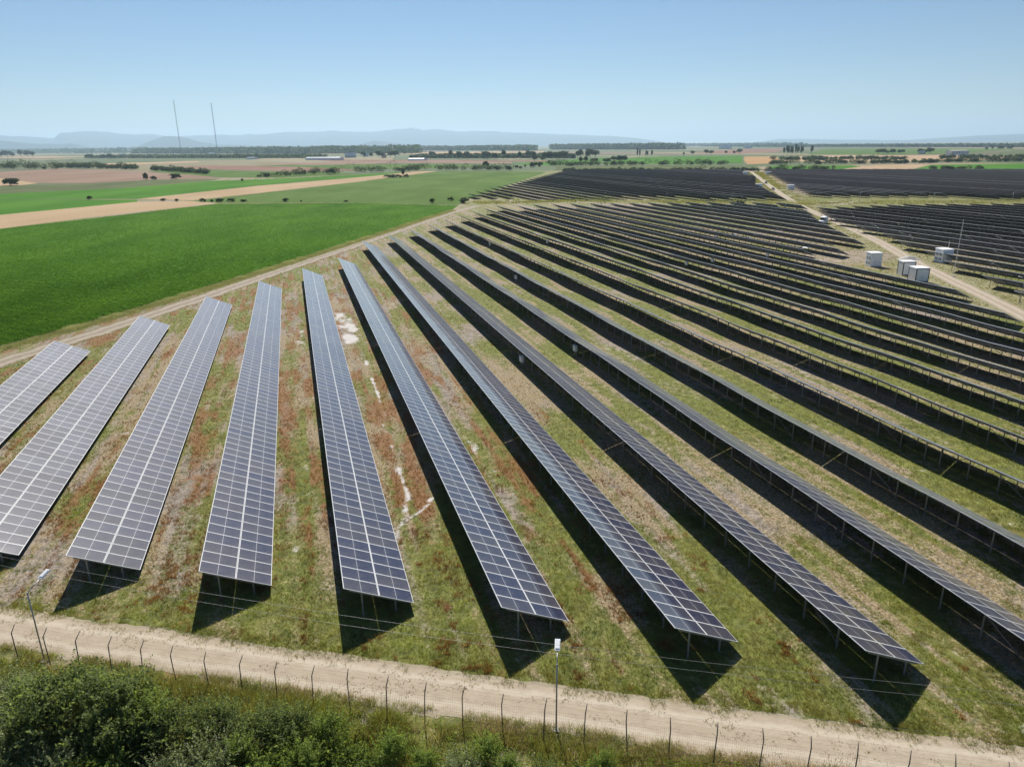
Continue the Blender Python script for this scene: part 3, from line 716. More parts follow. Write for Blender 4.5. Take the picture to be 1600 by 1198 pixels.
# ------------------------------------------------------------------ grass and weeds
def blades(b, x, y, z, h, wd, k, lean=.5, lo=0., hi=1., dry=0., tnt=None):
    """k blades at every point; h, wd arrays"""
    m = len(x); X = np.repeat(x, k); Y = np.repeat(y, k); Z = np.repeat(z, k); Hh = np.repeat(h, k) * rng.uniform(.55, 1.15, m * k); Wd = np.repeat(wd, k)
    a = rng.uniform(0, 2 * np.pi, m * k); r = np.repeat(h, k) * rng.uniform(0, .45, m * k); bx_, by_ = X + r * np.cos(a), Y + r * np.sin(a)
    la = a + rng.normal(0, .6, m * k); ll = Hh * rng.uniform(.1, lean * 1.6, m * k); th = rng.uniform(0, 2 * np.pi, m * k); wx, wy = np.cos(th) * Wd / 2, np.sin(th) * Wd / 2
    V = np.stack([np.c_[bx_ - wx, by_ - wy, Z - .01], np.c_[bx_ + wx, by_ + wy, Z - .01], np.c_[bx_ + ll * np.cos(la), by_ + ll * np.sin(la), Z + Hh]], 1)
    t_ = rng.uniform(lo, hi, m * k) if tnt is None else np.clip(np.repeat(tnt, k) + rng.normal(0, .14, m * k), 0, 1)
    c = np.ones((m * k, 3, 4)); c[:, :, 0] = t_[:, None]; c[:, :, 1] = np.broadcast_to(np.asarray(dry), (m,)).repeat(k)[:, None] if np.ndim(dry) else dry
    b.raw(V.reshape(-1, 3), None, np.arange(m * k * 3).reshape(-1, 3), col=c.reshape(-1, 4)); return b
def image_samples(k, x0=-140, x1=1740, y0=330, y1=1290):
    px, py = rng.uniform(x0, x1, k), rng.uniform(y0, y1, k); x, y = at_np(px, py); return x, y
def rough(s, t): return fbm(s / .9, t / .9, 101, 2) * .6 + fbm(s / .25, t / .25, 102, 1) * .4 - .5
track_a = np.array(track)
x, y = image_samples(330000); s, t = xy2st(x, y)
lim_y = np.interp(x, np.array(road_up)[:, 0], np.array(road_up)[:, 1])
inpark = (y > lim_y + .1) & (dist_poly(x, y, track) > 2.0) & (x > np.interp(y, track_a[:, 1], track_a[:, 0]) + 1.0) & (y < 372) & (dist_poly(x, y, service) > 2.4)
x, y, s, t = x[inpark], y[inpark], s[inpark], t[inpark]
g_, st_, ru_, sa_, so_ = zones(s, t); rg = rough(s, t) * .95; dd = np.hypot(np.hypot(x, y), H); z = und(s, t)
px_m = dd / 722.0
u = rng.uniform(0, 1, len(x)); salt = sa_ + rg * 1.2 > .40
isr = ~salt & (ru_ + 1.35 * rg + .9 * (fbm(s / .9, t / 1.1, 141, 2) - .5) > .58) & (u < .95); isg = ~salt & ~isr & (g_ - rg > .49) & (u < .9); isst = ~salt & ~isr & ~isg & (st_ + rg > .47) & (u < .6)
hN = .6 + .8 * fbm(s / 1.7, t / 1.7, 131, 2)
for nm, mk, mat, hh, ww, kk, ln in (('grass', isg, 'grass', .15, .018, 5, .75), ('dry_grass', isst, 'straw', .13, .015, 4, .9), ('rust_weeds', isr, 'rustweed', .19, .03, 5, .8)):
    b = MB(); hgt = np.maximum(hh * hN[mk], .9 * px_m[mk]); wd = np.maximum(ww, .30 * px_m[mk])
    tn = np.clip(-.25 + 1.5 * fbm(s[mk] / 1.5, t[mk] / 2.2, 151, 4), 0, 1)
    dry = np.clip((fbm(s[mk] / 1.3, t[mk] / 1.6, 161, 3) - .40) * 2.0, 0, .8) if nm == 'grass' else 0.
    blades(b, x[mk], y[mk], z[mk], hgt, wd, kk, ln, dry=dry, tnt=tn); o = b.build(nm, [M[mat]], attr='tint'); tag(o, kind='stuff')
# ragged grass along road edges and the bank of the crop field
def along(pl, k, off, spread):
    pl = np.array(pl); seg = np.hypot(*(pl[1:] - pl[:-1]).T); cs = np.r_[0, np.cumsum(seg)]; u = rng.uniform(0, cs[-1], k)
    x = np.interp(u, cs, pl[:, 0]); y = np.interp(u, cs, pl[:, 1]); i = np.clip(np.searchsorted(cs, u) - 1, 0, len(seg) - 1)
    tx = (pl[i + 1] - pl[i]) / seg[i][:, None]; o = off + rng.normal(0, spread, k)
    return x - tx[:, 1] * o, y + tx[:, 0] * o, u
b = MB(); x, y, u = along(bank, 30000, -.2, .55); hN = fbm(u / 2.2, u * 0, 171, 3)
blades(b, x, y, gz(x, y), .30 + .65 * np.clip(hN - .25, 0, 1) ** 1.2, np.full(len(x), .07), 4, .7, dry=0., tnt=.1 + .9 * hN)
tag(b.build('bank_grass', [M['bankgrass']], attr='tint'), kind='stuff')
b = MB(); x, y, u = along(bank, 16000, -1.2, .8)
blades(b, x, y, gz(x, y), np.full(len(x), .28), np.full(len(x), .06), 4, .9); tag(b.build('bank_dry_grass', [M['bankgrass']], attr='tint'), kind='stuff')
b = MB(); x, y, u = along(bandl, 11000, 0, 6.0); k_ = fbm(x / 14, y / 14, 191, 2) > .42; x, y = x[k_], y[k_]
blades(b, x, y, 0 * x, rng.uniform(.4, .95, len(x)), np.full(len(x), .22), 3, 1.3, tnt=.2 + .7 * fbm(x / 9, y / 9, 195, 2)); tag(b.build('tall_dry_grass', [M['bankgrass']], attr='tint'), kind='stuff')
b = MB(); x, y, u = along(bandl, 9000, 0, 6.5); k_ = fbm(x / 10, y / 10, 197, 2) > .5; x, y = x[k_], y[k_]
blades(b, x, y, 0 * x, rng.uniform(.4, 1.0, len(x)), np.full(len(x), .28), 3, .8, dry=.3); tag(b.build('tall_grass', [M['grass']], attr='tint'), kind='stuff')
b = MB(); x, y, u = along(service[1:-1], 26000, 0, 6.0); k_ = (np.abs(dist_poly(x, y, service)) > 2.3) & (fbm(x / 5, y / 5, 199, 2) > .40); x, y = x[k_], y[k_]
hf = np.hypot(x, y) / 300
blades(b, x, y, gz(x, y), rng.uniform(.12, .38, len(x)) * np.maximum(1, hf), .05 + .10 * hf, 3, .9, dry=np.clip(.95 * fbm(x / 7, y / 7, 201, 2), 0, .8)); tag(b.build('verge_grass', [M['grass']], attr='tint'), kind='stuff')

# crop plants
cp = [at(*p) for p in crop_px]
x, y = image_samples(260000, -140, 760, 315, 596); k_ = in_poly(x, y, cp) & (dist_poly(x, y, bank) > 1.2); x, y = x[k_], y[k_]
dd = np.hypot(x, y); sz = np.maximum(.26, .50 * dd / 722) * rng.uniform(.75, 1.25, len(x)); m_ = len(x); kk = 4
thin = fbm(x / 9, y / 16, 211, 3)
X, Y, Sz = np.repeat(x, kk), np.repeat(y, kk), np.repeat(sz, kk); a = rng.uniform(0, 2 * np.pi, m_ * kk); up = rng.uniform(.1, .6, m_ * kk)
dx, dy = np.cos(a), np.sin(a); wx, wy = -dy * Sz * .36, dx * Sz * .36; z0 = Sz * rng.uniform(.25, .85, m_ * kk)
mx, my = X + dx * Sz * .42, Y + dy * Sz * .42
V = np.stack([np.c_[X, Y, z0], np.c_[mx + wx, my + wy, z0 + Sz * up * .40], np.c_[X + dx * Sz, Y + dy * Sz, z0 + Sz * up * .3], np.c_[mx - wx, my - wy, z0 + Sz * up * .40]], 1)
c = np.ones((m_ * kk, 4, 4)); c[:, :, 0] = np.clip(np.repeat(.0 + .9 * thin + .10 * np.sin((.35 * x + .937 * y) * 2.1) + rng.normal(0, .16, m_), kk) + rng.normal(0, .22, m_ * kk), 0, 1)[:, None]; c[:, :, 1] = 0
tag(MB().raw(V.reshape(-1, 3), np.arange(m_ * kk * 4).reshape(-1, 4), col=c.reshape(-1, 4)).build('crop_plants', [M['crop']], attr='tint'), kind='stuff')

# ------------------------------------------------------------------ bushes and trees
def leaves(b, Pn, out, size, lo, hi, dry=0., asp=.5):
    m = len(Pn); r = rng.normal(0, 1, (m, 3)); nrm = out * .8 + r * .75 + np.array([0, 0, .35]); nrm /= np.linalg.norm(nrm, axis=1)[:, None]
    a = rng.normal(0, 1, (m, 3)); a -= nrm * (a * nrm).sum(1)[:, None]; a /= np.linalg.norm(a, axis=1)[:, None]; c_ = np.cross(nrm, a)
    sz = size * rng.uniform(.6, 1.35, m)[:, None]
    V = np.stack([Pn - a * sz, Pn - c_ * sz * asp - nrm * sz * .12, Pn + a * sz, Pn + c_ * sz * asp - nrm * sz * .12], 1)
    col = np.ones((m, 4, 4)); col[:, :, 0] = rng.uniform(lo, hi, m)[:, None] if np.isscalar(lo) else np.clip(lo + rng.normal(0, .15, m), 0, 1)[:, None]; col[:, :, 1] = 0. if dry is None else dry
    return b.raw(V.reshape(-1, 3), np.arange(m * 4).reshape(-1, 4), col=col.reshape(-1, 4))
def crown(b, rx, ry, rz, zc, lobes, nl, size, lo=0., hi=1., spiky=.25, lowcut=-.45, lobr=(.22, .42), shoots=0):
    """leaf cloud of lobes spread over an ellipsoid; leaves sit in sprays so that gaps stay open"""
    k = 0
    while k < lobes:
        v = rng.normal(0, 1, 3); v /= np.linalg.norm(v)
        if v[2] < lowcut: continue
        q = rng.uniform(.35, .82); c0 = np.array([v[0] * rx * q, v[1] * ry * q, zc + v[2] * rz * q]); lr = rng.uniform(*lobr) * np.array([rx, ry, rz]) * np.array([1, 1, .9])
        m = int(nl * rng.uniform(.7, 1.3)); sp = max(4, m // 14)
        cv = rng.normal(0, 1, (sp, 3)); cv /= np.linalg.norm(cv, axis=1)[:, None]; cv[:, 2] = np.where(cv[:, 2] < -.5, -cv[:, 2], cv[:, 2])
        cr = rng.uniform(.55, 1.0 + spiky, sp)[:, None]; i = rng.integers(0, sp, m); out = cv[i] + rng.normal(0, .22, (m, 3)); base = rng.uniform(0, .45)
        Pn = c0 + out * cr[i] * lr * rng.uniform(.75, 1.05, (m, 1)); Pn[:, 2] = np.maximum(Pn[:, 2], .02)
        tn = lo + (hi - lo) * np.clip(base + .55 * rng.uniform(0, 1, sp)[i], 0, 1)
        leaves(b, Pn, out / np.linalg.norm(out, axis=1)[:, None], size, tn, None); k += 1
    for i in range(shoots):      # long shoots breaking the outline
        a = rng.uniform(0, 6.283); el = rng.uniform(.15, 1.35); dv = np.array([math.cos(a) * math.cos(el) * rx, math.sin(a) * math.cos(el) * ry, math.sin(el) * rz]); p0 = np.array([0, 0, zc]) + dv * .55; ln = rng.uniform(.5, .85)
        q = np.linspace(0, 1, 26)[:, None]; bend = np.array([rng.normal(0, .25), rng.normal(0, .25), rng.normal(.15, .2)]); Pn = p0 + dv * ln * q + bend * q ** 2 + rng.normal(0, size * .9, (26, 3)) * (1.15 - q); Pn[:, 2] = np.maximum(Pn[:, 2], .05)
        leaves(b, Pn, np.tile(dv / np.linalg.norm(dv), (26, 1)), size * rng.uniform(.8, 1.2), lo + (hi - lo) * (rng.uniform(.25, .75) + .25 * q[:, 0]), None)
    return b
def woody(b, h, r0, limbs, rx, zc, m=0):
    b.tube([(0, 0, -.1), (r0 * .3, r0 * .2, h * .4), (0, 0, h * .8)], [r0, r0 * .75, r0 * .3], m, 6)
    for i in range(limbs):
        a = 2 * math.pi * i / limbs + rng.uniform(-.4, .4); q = rng.uniform(.25, .6) * h
        b.tube([(0, 0, q), (math.cos(a) * rx * .35, math.sin(a) * rx * .35, q + (zc - q) * .5 + .1 * h), (math.cos(a) * rx * .75, math.sin(a) * rx * .75, zc + rng.uniform(-.1, .3) * h)], [r0 * .5, r0 * .32, r0 * .1], m, 5)
    return b
def shrub_kind(rx, ry, rz, lobes, nl, leaf, mat, spiky=.25, zc=None, lo=0., hi=1., shoots=0):
    zc = rz * .55 if zc is None else zc
    f = mesh_from(crown(MB(), rx, ry, rz, zc, lobes, nl, leaf, lo, hi, spiky, shoots=shoots), 'foliage', [M[mat]], attr='tint')
    st = MB()
    for i in range(7):
        a = rng.uniform(0, 6.28); q = rng.uniform(.3, .75); st.tube([(.1 * math.cos(a), .1 * math.sin(a), -.1), (q * rx * .5 * math.cos(a), q * ry * .5 * math.sin(a), zc * .8), (q * rx * math.cos(a), q * ry * math.sin(a), zc + rz * .35)], [.035, .025, .008], 0, 5)
    return f, mesh_from(st, 'stems', [M['wood']])
def place(name, parts, x, y, sc, label, cat, group=None, rz=None, z=None, pn=('foliage', 'stems')):
    o = thing(name, (x, y, float(gz(x, y)) if z is None else z), rng.uniform(0, 6.28) if rz is None else rz, label, cat, group); o.scale = sc if isinstance(sc, tuple) else (sc, sc, sc)
    for me, q in zip(parts, pn): link(q, me, o)
    return o
K = {'round': shrub_kind(1.9, 1.8, 1.75, 24, 520, .068, 'leaf_dark', .3, shoots=60), 'round2': shrub_kind(1.7, 1.9, 1.5, 20, 520, .060, 'leaf_grey', .4, shoots=70),
     'low': shrub_kind(1.6, 1.5, 1.0, 16, 420, .080, 'leaf_mid', .45, shoots=60), 'spiky': shrub_kind(1.1, 1.1, 1.5, 12, 300, .060, 'leaf_mid', .7, lo=.2, shoots=90), 'dark2': shrub_kind(1.5, 1.6, 1.25, 15, 380, .055, 'leaf_dark', .6, shoots=90),
     'yellow': shrub_kind(1.1, 1.0, .9, 9, 260, .050, 'leaf_yellow', .7, shoots=60), 'greylow': shrub_kind(1.6, 1.5, 1.1, 16, 420, .058, 'leaf_grey', .5, shoots=80)}
def fg(px, py): return at(px, py)
# (kind, base px, base py, scale, label)
FG = [('round', 95, 1160, 1.30, 'large dark green bush beside the left light pole, widest of the corner thicket'), ('round', 188, 1160, 1.18, 'dark green bush right of the widest one, just below the second and third fence posts'),
      ('round2', 20, 1128, 1.0, 'grey-green bush at the left edge of the photo below the first fence post'), ('round2', 8, 1215, 1.15, 'grey-green leafy bush filling the bottom left corner'),
      ('greylow', 100, 1222, .95, 'pale green low bush at the bottom edge, right of the corner bush'), ('low', 165, 1230, 1.05, 'bright green tangled bush at the bottom edge below the dark thicket'),
      ('spiky', 236, 1168, 1.05, 'feathery mid green bush at the right flank of the dark thicket'), ('dark2', 282, 1172, 1.05, 'dark shrub with pale specks right of the feathery bush'),
      ('greylow', 270, 1240, .9, 'grey-green low bush at the bottom edge under the dark shrub'), ('dark2', 345, 1168, 1.0, 'dark bushy weed clump below the fifth and sixth fence posts'),
      ('dark2', 405, 1172, 1.0, 'dark bushy weed clump below the seventh fence post from the left'), ('greylow', 335, 1225, .95, 'light green weeds at the bottom edge left of the dark gap'),
      ('dark2', 462, 1176, .95, 'dark green bush below the eighth fence post from the left'), ('low', 430, 1232, .95, 'green low bush at the bottom edge below the dark weed clumps'),
      ('spiky', 520, 1182, .85, 'upright bright green bush below the tenth fence post'), ('low', 550, 1222, .85, 'broad mid green bush at the bottom edge left of the middle'),
      ('spiky', 612, 1200, .75, 'mid green mounded bush below the twelfth fence post'), ('spiky', 665, 1218, .65, 'leafy upright bush at the bottom edge below the thirteenth fence post'),
      ('greylow', 725, 1222, .7, 'green rounded bush left of the middle light pole'), ('spiky', 792, 1224, .6, 'low spreading bush just left of the middle light pole base'),
      ('dark2', 850, 1230, .55, 'dark low bush at the foot of the middle light pole'), ('low', 915, 1235, .65, 'small green bush at the bottom edge right of the middle light pole'),
      ('yellow', 985, 1225, .5, 'small yellow-green weed bush at the bottom edge right of the middle'), ('low', 1060, 1232, .5, 'low green bush at the bottom edge near the right end of the thicket'), ('spiky', 945, 1215, .5, 'small upright weed bush behind the fence right of the middle light pole'), ('spiky', 760, 1200, .62, 'upright olive weed bush behind the fence left of the middle light pole'), ('spiky', 380, 1210, .75, 'upright bright weed bush in front of the dark weed clumps'), ('yellow', 455, 1150, .6, 'yellow-green weed bush at the eighth fence post'), ('yellow', 640, 1175, .5, 'yellow-green weed bush at the twelfth fence post'), ('spiky', 480, 1230, .8, 'leafy bright bush at the bottom edge under the tenth fence post'),
      ('yellow', 60, 1075, .55, 'small yellow-green bush between the light pole and the first fence post'),
      ('low', 145, 1085, .62, 'small leafy bush behind the dark thicket at the third fence post'), ('yellow', 560, 1160, .5, 'yellow flowering weed bush at the tenth and eleventh fence posts')]
for kd, px, py, sc, lab in FG:
    x, y = fg(px, py); place('bush', K[kd], x, y, sc * 1.13 * rng.uniform(.95, 1.05), lab, 'bush', 'bushes in the foreground corner')
# undergrowth between bushes and fence
def fgpts(k, lo, hi, x0=-34, x1=24):
    a = rng.uniform(0, 1, k); x = x0 + (x1 - x0) * a; o = rng.uniform(lo, hi, k); return x, fence_y(x) + o
b = MB(); x, y = fgpts(26000, -12, -.1); k_ = fbm(x / 2.5, y / 2.5, 221, 3) > .33; x, y = x[k_], y[k_]
blades(b, x, y, 0 * x, .2 + .9 * fbm(x / 1.5, y / 1.5, 223, 3) * sstep(0, -3.5, y - fence_y(x)) + .1, np.full(len(x), .035), 5, .7, tnt=.1 + .9 * fbm(x / .8, y / .8, 225, 3), dry=np.clip(fbm(x / 1.2, y / 1.2, 227, 2) * 1.2 - .5, 0, .6))
tag(b.build('undergrowth', [M['grass']], attr='tint'), kind='stuff')
b = MB(); x, y = fgpts(11000, -2.0, -.1, -25, -6); k_ = (fbm(x / 1.6, y / 1.6, 231, 3) + .22 * np.exp(-((x + 15.5) / 4) ** 2) > .56); x, y = x[k_], y[k_]
blades(b, x, y, 0 * x, (.3 + .75 * fbm(x / 1.2, y / 1.2, 233, 2)), np.full(len(x), .026), 6, .9, tnt=.3 + .6 * fbm(x / 1.5, y / 1.5, 235, 3), dry=np.clip(.9 * fbm(x / 1.1, y / 1.1, 237, 2) - .05, 0, .9)); tag(b.build('tall_weeds', [M['grass']], attr='tint'), kind='stuff')
b = MB(); x, y = fgpts(12000, -1.0, 1.1, -36, 26); k_ = fbm(x / 1.8, y / 1.2, 241, 3) > .48; x, y = x[k_], y[k_]
blades(b, x, y, 0 * x, .10 + .35 * fbm(x, y, 243, 2), np.full(len(x), .022), 5, .9, tnt=.2 + .6 * fbm(x / 2, y / 2, 245, 2), dry=np.clip(fbm(x / 1.5, y / 1.5, 247, 2) * 1.1 - .2, 0, .9)); tag(b.build('fence_line_grass', [M['grass']], attr='tint'), kind='stuff')
b = MB(); x, y = fgpts(5000, -.9, .9, -20, 20); k_ = fbm(x / 1.4, y / 1.2, 251, 3) > .56; x, y = x[k_], y[k_]
blades(b, x, y, 0 * x, .12 + .3 * fbm(x, y, 253, 2), np.full(len(x), .02), 5, 1.6); tag(b.build('cut_straw', [M['straw']], attr='tint'), kind='stuff')
b = MB(); x, y = fgpts(3600, -9, -.2, -27, 16); k_ = fbm(x / 1.3, y / 1.3, 291, 3) > .52; x, y = x[k_], y[k_]
blades(b, x, y, 0 * x, rng.uniform(.7, 1.7, len(x)), np.full(len(x), .020), 3, .35, tnt=.1 + .6 * rng.uniform(0, 1, len(x))); tag(b.build('dry_stalks', [M['straw']], attr='tint'), kind='stuff')
b = MB(); x, y = fgpts(5200, -10, -.3, -26, 18); k_ = fbm(x / .9, y / .9, 293, 3) > .50; x, y = x[k_], y[k_]; hh_ = rng.uniform(.5, 1.5, len(x))
for q in range(7): leaves(b, np.c_[x, y, hh_ * (.3 + .11 * q)] + rng.normal(0, .07, (len(x), 3)), rng.normal(0, 1, (len(x), 3)), .055, .3 + .6 * fbm(x / .8, y / .8, 295, 2), None)
tag(b.build('leafy_weeds', [M['leaf_mid']], attr='tint'), kind='stuff')
b = MB(); x, y = fgpts(900, -9, -.6, -24, 6); k_ = fbm(x / .9, y / .9, 297, 3) > .56; x, y = x[k_], y[k_]
leaves(b, np.c_[x, y, rng.uniform(.6, 1.5, len(x))], np.tile([0, 0, 1.], (len(x), 1)), .05, rng.uniform(.7, 1, len(x)), None, asp=.9); tag(b.build('pale_flower_heads', [M['bankgrass']], attr='tint'), kind='stuff')
# tufts creeping over the edge of the dirt road
b = MB(); x, y, u = along(road_up, 16000, .1, .5); k_ = fbm(x / 1.1, y / 1.1, 261, 3) > .42; x, y = x[k_], y[k_]
blades(b, x, y, gz(x, y), .05 + .16 * fbm(x, y, 263, 2), np.full(len(x), .02), 5, .9, tnt=.2 + .6 * fbm(x / 2, y / 2, 265, 2), dry=.25); tag(b.build('road_edge_grass', [M['grass']], attr='tint'), kind='stuff')
b = MB(); x, y = fgpts(5200, .6, 4.6, -40, 30); k_ = fbm(x / 1.6, y / .9, 271, 3) > .62; x, y = x[k_], y[k_]
blades(b, x, y, 0 * x + .012, .03 + .07 * fbm(x, y, 273, 2), np.full(len(x), .03), 4, 1.5, tnt=.1 + .3 * fbm(x / 2, y / 2, 275, 2), dry=.6); tag(b.build('road_weeds', [M['grass']], attr='tint'), kind='stuff')
# stones and clods
def stones(name, x, y, r, mat):
    m = len(x); ico = np.array([[0, 0, 1], [.9, 0, .2], [.28, .85, .2], [-.73, .53, .2], [-.73, -.53, .2], [.28, -.85, .2], [0, 0, -.3]]); T = [[0, i, i % 5 + 1] for i in range(1, 6)] + [[6, i % 5 + 1, i] for i in range(1, 6)]
    V = ico[None] * (r[:, None, None]) * rng.uniform(.6, 1.3, (m, 7, 1)) * np.array([1, 1, .7]); V = V + np.c_[x, y, gz(x, y)][:, None]
    tag(MB().raw(V.reshape(-1, 3), None, (np.array(T)[None] + 7 * np.arange(m)[:, None, None]).reshape(-1, 3)).build(name, [M[mat]]), kind='stuff')
x, y = fgpts(2600, .7, 4.9, -40, 30); stones('road_stones', x, y, rng.uniform(.012, .04, len(x)), 'soilstone')
x, y = image_samples(9000, 0, 760, 420, 960); s, t = xy2st(x, y); k_ = (so_ := zones(s, t))[4] + rng.normal(0, .05, len(x)) > .5; k_ &= (y > np.interp(x, np.array(road_up)[:, 0], np.array(road_up)[:, 1])) & (dist_poly(x, y, track) > 3); x, y = x[k_], y[k_]
stones('soil_clods', x, y, rng.uniform(.03, .09, len(x)), 'soilstone')

# far vegetation ---------------------------------------------------
def tree_kind(rx, rz, h, lobes, nl, leaf, mat='leaf_far', tall=False):
    nl, leaf = int(nl * 1.9), leaf * .72
    zc = h - rz * .95
    return mesh_from(crown(MB(), rx, rx, rz, zc, lobes, nl, leaf, 0, 1, .3, -.9 if tall else -.6), 'crown', [M[mat]], attr='tint'), mesh_from(woody(MB(), h * .8, .22, 4, rx, zc), 'trunk', [M['wood']])
TK = [tree_kind(4.0, 3.6, 8, 26, 90, .42), tree_kind(3.2, 4.2, 9.5, 26, 90, .42), tree_kind(5.2, 4.0, 9, 30, 90, .45)]
PK = [tree_kind(2.0, 8.0, 17, 34, 80, .45, tall=True), tree_kind(2.6, 7.0, 15.5, 34, 80, .45, tall=True)]
BK = [shrub_kind(2.4, 2.3, 2.0, 16, 190, .19, 'leaf_far'), shrub_kind(2.9, 2.4, 1.8, 18, 190, .20, 'leaf_far', .4), shrub_kind(1.8, 1.8, 2.2, 12, 190, .18, 'leaf_far')]
def far_tree(px, py, hpx, kind, label, group, cat='tree', wide=1.0):
    x, y = at(px, py); dist = math.hypot(math.hypot(x, y), H); h = hpx * dist / F
    if kind == 't': me = TK[rng.integers(0, 3)]; h0 = 8.8; nm, pn = 'tree', ('crown', 'trunk')
    elif kind == 'p': me = PK[rng.integers(0, 2)]; h0 = 16; nm, pn = 'poplar_tree', ('crown', 'trunk')
    else: me = BK[rng.integers(0, 3)]; h0 = 3.2; nm, pn = 'bush', ('foliage', 'stems')
    k = h / h0; place(nm, me, x, y, (k * wide, k * wide, k), label, cat, group, pn=pn)
for px, py, h, wd, lab in ((17, 290, 11, 1.1, 'dark round bush standing alone on the stubble at the left edge'), (229, 281.5, 10, .8, 'dark upright bush at the edge of the ploughed field'), (240, 281, 5.5, 1.2, 'paler low bush beside the dark upright one at the ploughed field'), (275, 280, 9, 1.0, 'dark round bush alone at the right part of the ploughed field'),
                           (139, 312, 5, 1.6, 'dark low bush on the field edge left of the stubble strip'), (255, 314, 4, 1.5, 'small dark bush between the two stubble strips, left one'), (277, 315, 4, 1.5, 'small dark bush between the two stubble strips, right one'),
                           (446, 315.5, 6.5, 1.0, 'dark bush at the left end of the grassy field edge'), (471, 315.5, 3, 1.0, 'tiny bush right of the one on the grassy field edge'), (675, 317.5, 8.5, .7, 'dark narrow bush beside the track corner'), (705, 314, 6, 1.6, 'round bush at the corner of the far block'),
                           (726, 317.5, 9, 1.5, 'big leafy bush at the corner of the far block beside the track'), (540, 315.7, 3, 2.2, 'low pale bush on the grassy field edge')):
    far_tree(px, py, h, 'b', lab, 'bushes standing alone at the field edges', 'bush', wd)
for i, px in enumerate((317, 331, 341, 346, 361, 379, 382)): far_tree(px, 315.5, rng.uniform(3.5, 6), 'b', 'small dark bush in the dotted line along the stubble strip', 'small bushes along the stubble strip', 'bush', 1.2)
far_tree(630, 277.5, 11, 't', 'dark tree in the clump on the tan strip', 'clump on the tan strip', wide=.8)
for px in (606, 615, 622, 636): far_tree(px, 277.5, 5, 'b', 'low dark bush of the clump on the tan strip', 'clump on the tan strip', 'bush', 1.8)
far_tree(759, 263, 11, 't', 'round tree with a bare stem behind the green field', 'single trees'); far_tree(517, 273, 9, 't', 'dense tree in the hedge above the tan strip', 'single trees'); far_tree(379, 285, 5, 't', 'small light tree at the right end of the ploughed field', 'single trees', wide=1.2)
def hedge(px0, py0, px1, py1, k, hlo, hhi, label, group, kinds='b', jit=1.0, wide=1.05):
    if kinds == 'b' and abs(px1 - px0) > 30:      # a continuous, uneven hedgerow: one thing
        (x0, y0), (x1, y1) = at(px0, py0), at(px1, py1); Ln = math.hypot(x1 - x0, y1 - y0); dist = math.hypot(x0 + x1, y0 + y1) / 2; u = dist / F
        o = thing('hedge', (x0, y0, 0), math.atan2(y1 - y0, x1 - x0), 'uneven hedgerow: ' + label.replace(' bush', '').replace('bush', 'scrub'), 'hedge', 'hedgerows between the fields'); b = MB(); st = MB(); q = 0.
        while q < Ln:
            hh = 1.65 * rng.uniform(hlo, hhi) * u * (.45 + .75 * fbm(np.array([q / (9 * u)]), np.array([px0 * .37]), 711, 2)[0]) * (1.35 if rng.uniform() < .1 else 1); r_ = hh * rng.uniform(.5, .9); m = 120; yo = rng.normal(0, 1.5 * u)
            v = rng.normal(0, 1, (m, 3)); v /= np.linalg.norm(v, axis=1)[:, None]; v[:, 2] = np.abs(v[:, 2]) * rng.choice([1, 1, 1, -.6], m)
            Pn = np.array([q, yo, hh * .45]) + v * np.array([r_, r_, hh * .55]) * rng.uniform(.6, 1.1, (m, 1)); Pn[:, 2] = np.maximum(Pn[:, 2], .15)
            leaves(b, Pn, v, .62 * u, rng.uniform(.1, .7) + rng.uniform(0, .35, m), None, asp=.75)
            if rng.uniform() < .4: st.tube([(q, yo, -.2), (q + .1, yo, hh * .35)], .12, 0, 4)
            q += r_ * (.55 if rng.uniform() > .12 else 2.2)
        b.build('foliage', [M['leaf_far']], o, attr='tint')
        if st.nv: st.build('stems', [M['wood']], o)
        return
    for i in range(k):
        q = (i + rng.uniform(.1, .9)) / k; far_tree(px0 + (px1 - px0) * q, py0 + (py1 - py0) * q + rng.uniform(-jit, jit) * .5, rng.uniform(hlo, hhi), kinds[rng.integers(0, len(kinds))], label, group, 'bush' if kinds == 'b' else 'tree', wide)
hedge(405, 277.5, 500, 272, 9, 4, 7, 'dark hedge bush above the green field left of the tan strip', 'hedge above the green field')
hedge(510, 272.5, 660, 267, 13, 4, 8, 'hedge bush between the tan strip and the brown fields', 'hedge behind the tan strip')
hedge(640, 266, 800, 266.5, 16, 4, 8, 'hedge bush along the top of the big green field', 'hedge along the top of the big green field')
hedge(790, 266.5, 870, 258, 9, 4, 9, 'bush in the thicket at the corner of the far block', 'thicket at the corner of the far block', 'bt')
hedge(860, 260, 1005, 258.5, 13, 4, 6.5, 'hedge bush beside the olive field', 'hedge along the olive field'); hedge(1012, 258.5, 1138, 258, 11, 4, 6.5, 'hedge bush beside the olive field, right part', 'hedge along the olive field right part')
hedge(835, 252, 935, 246, 14, 7, 14, 'tree in the grove left of the green field', 'grove left of the green field', 't', 3, 1.0); hedge(905, 256, 980, 254, 9, 6, 12, 'tree in the grove above the hedge', 'grove above the hedge', 't', 2, 1.1)
hedge(992, 246, 1022, 245.5, 5, 9, 13, 'tall tree in the small row on the green field', 'small tree row on the green field', 'tp', 1, .9)
hedge(0, 264, 90, 265, 9, 4, 8, 'bush left of the ploughed field', 'bushes left of the ploughed field'); hedge(90, 262, 215, 265, 10, 3, 6, 'bush behind the ploughed field', 'bushes behind the ploughed field'); hedge(240, 266, 325, 272, 9, 3, 5, 'bush right of the ploughed field', 'bushes right of the ploughed field')
hedge(0, 247, 55, 246, 6, 6, 9, 'dark tree in the left edge grove', 'grove at the left edge', 't', 1, 1.2); hedge(130, 248, 185, 249, 6, 4, 8, 'tree left of the long forest', 'trees left of the long forest', 't', 1, 1.1)
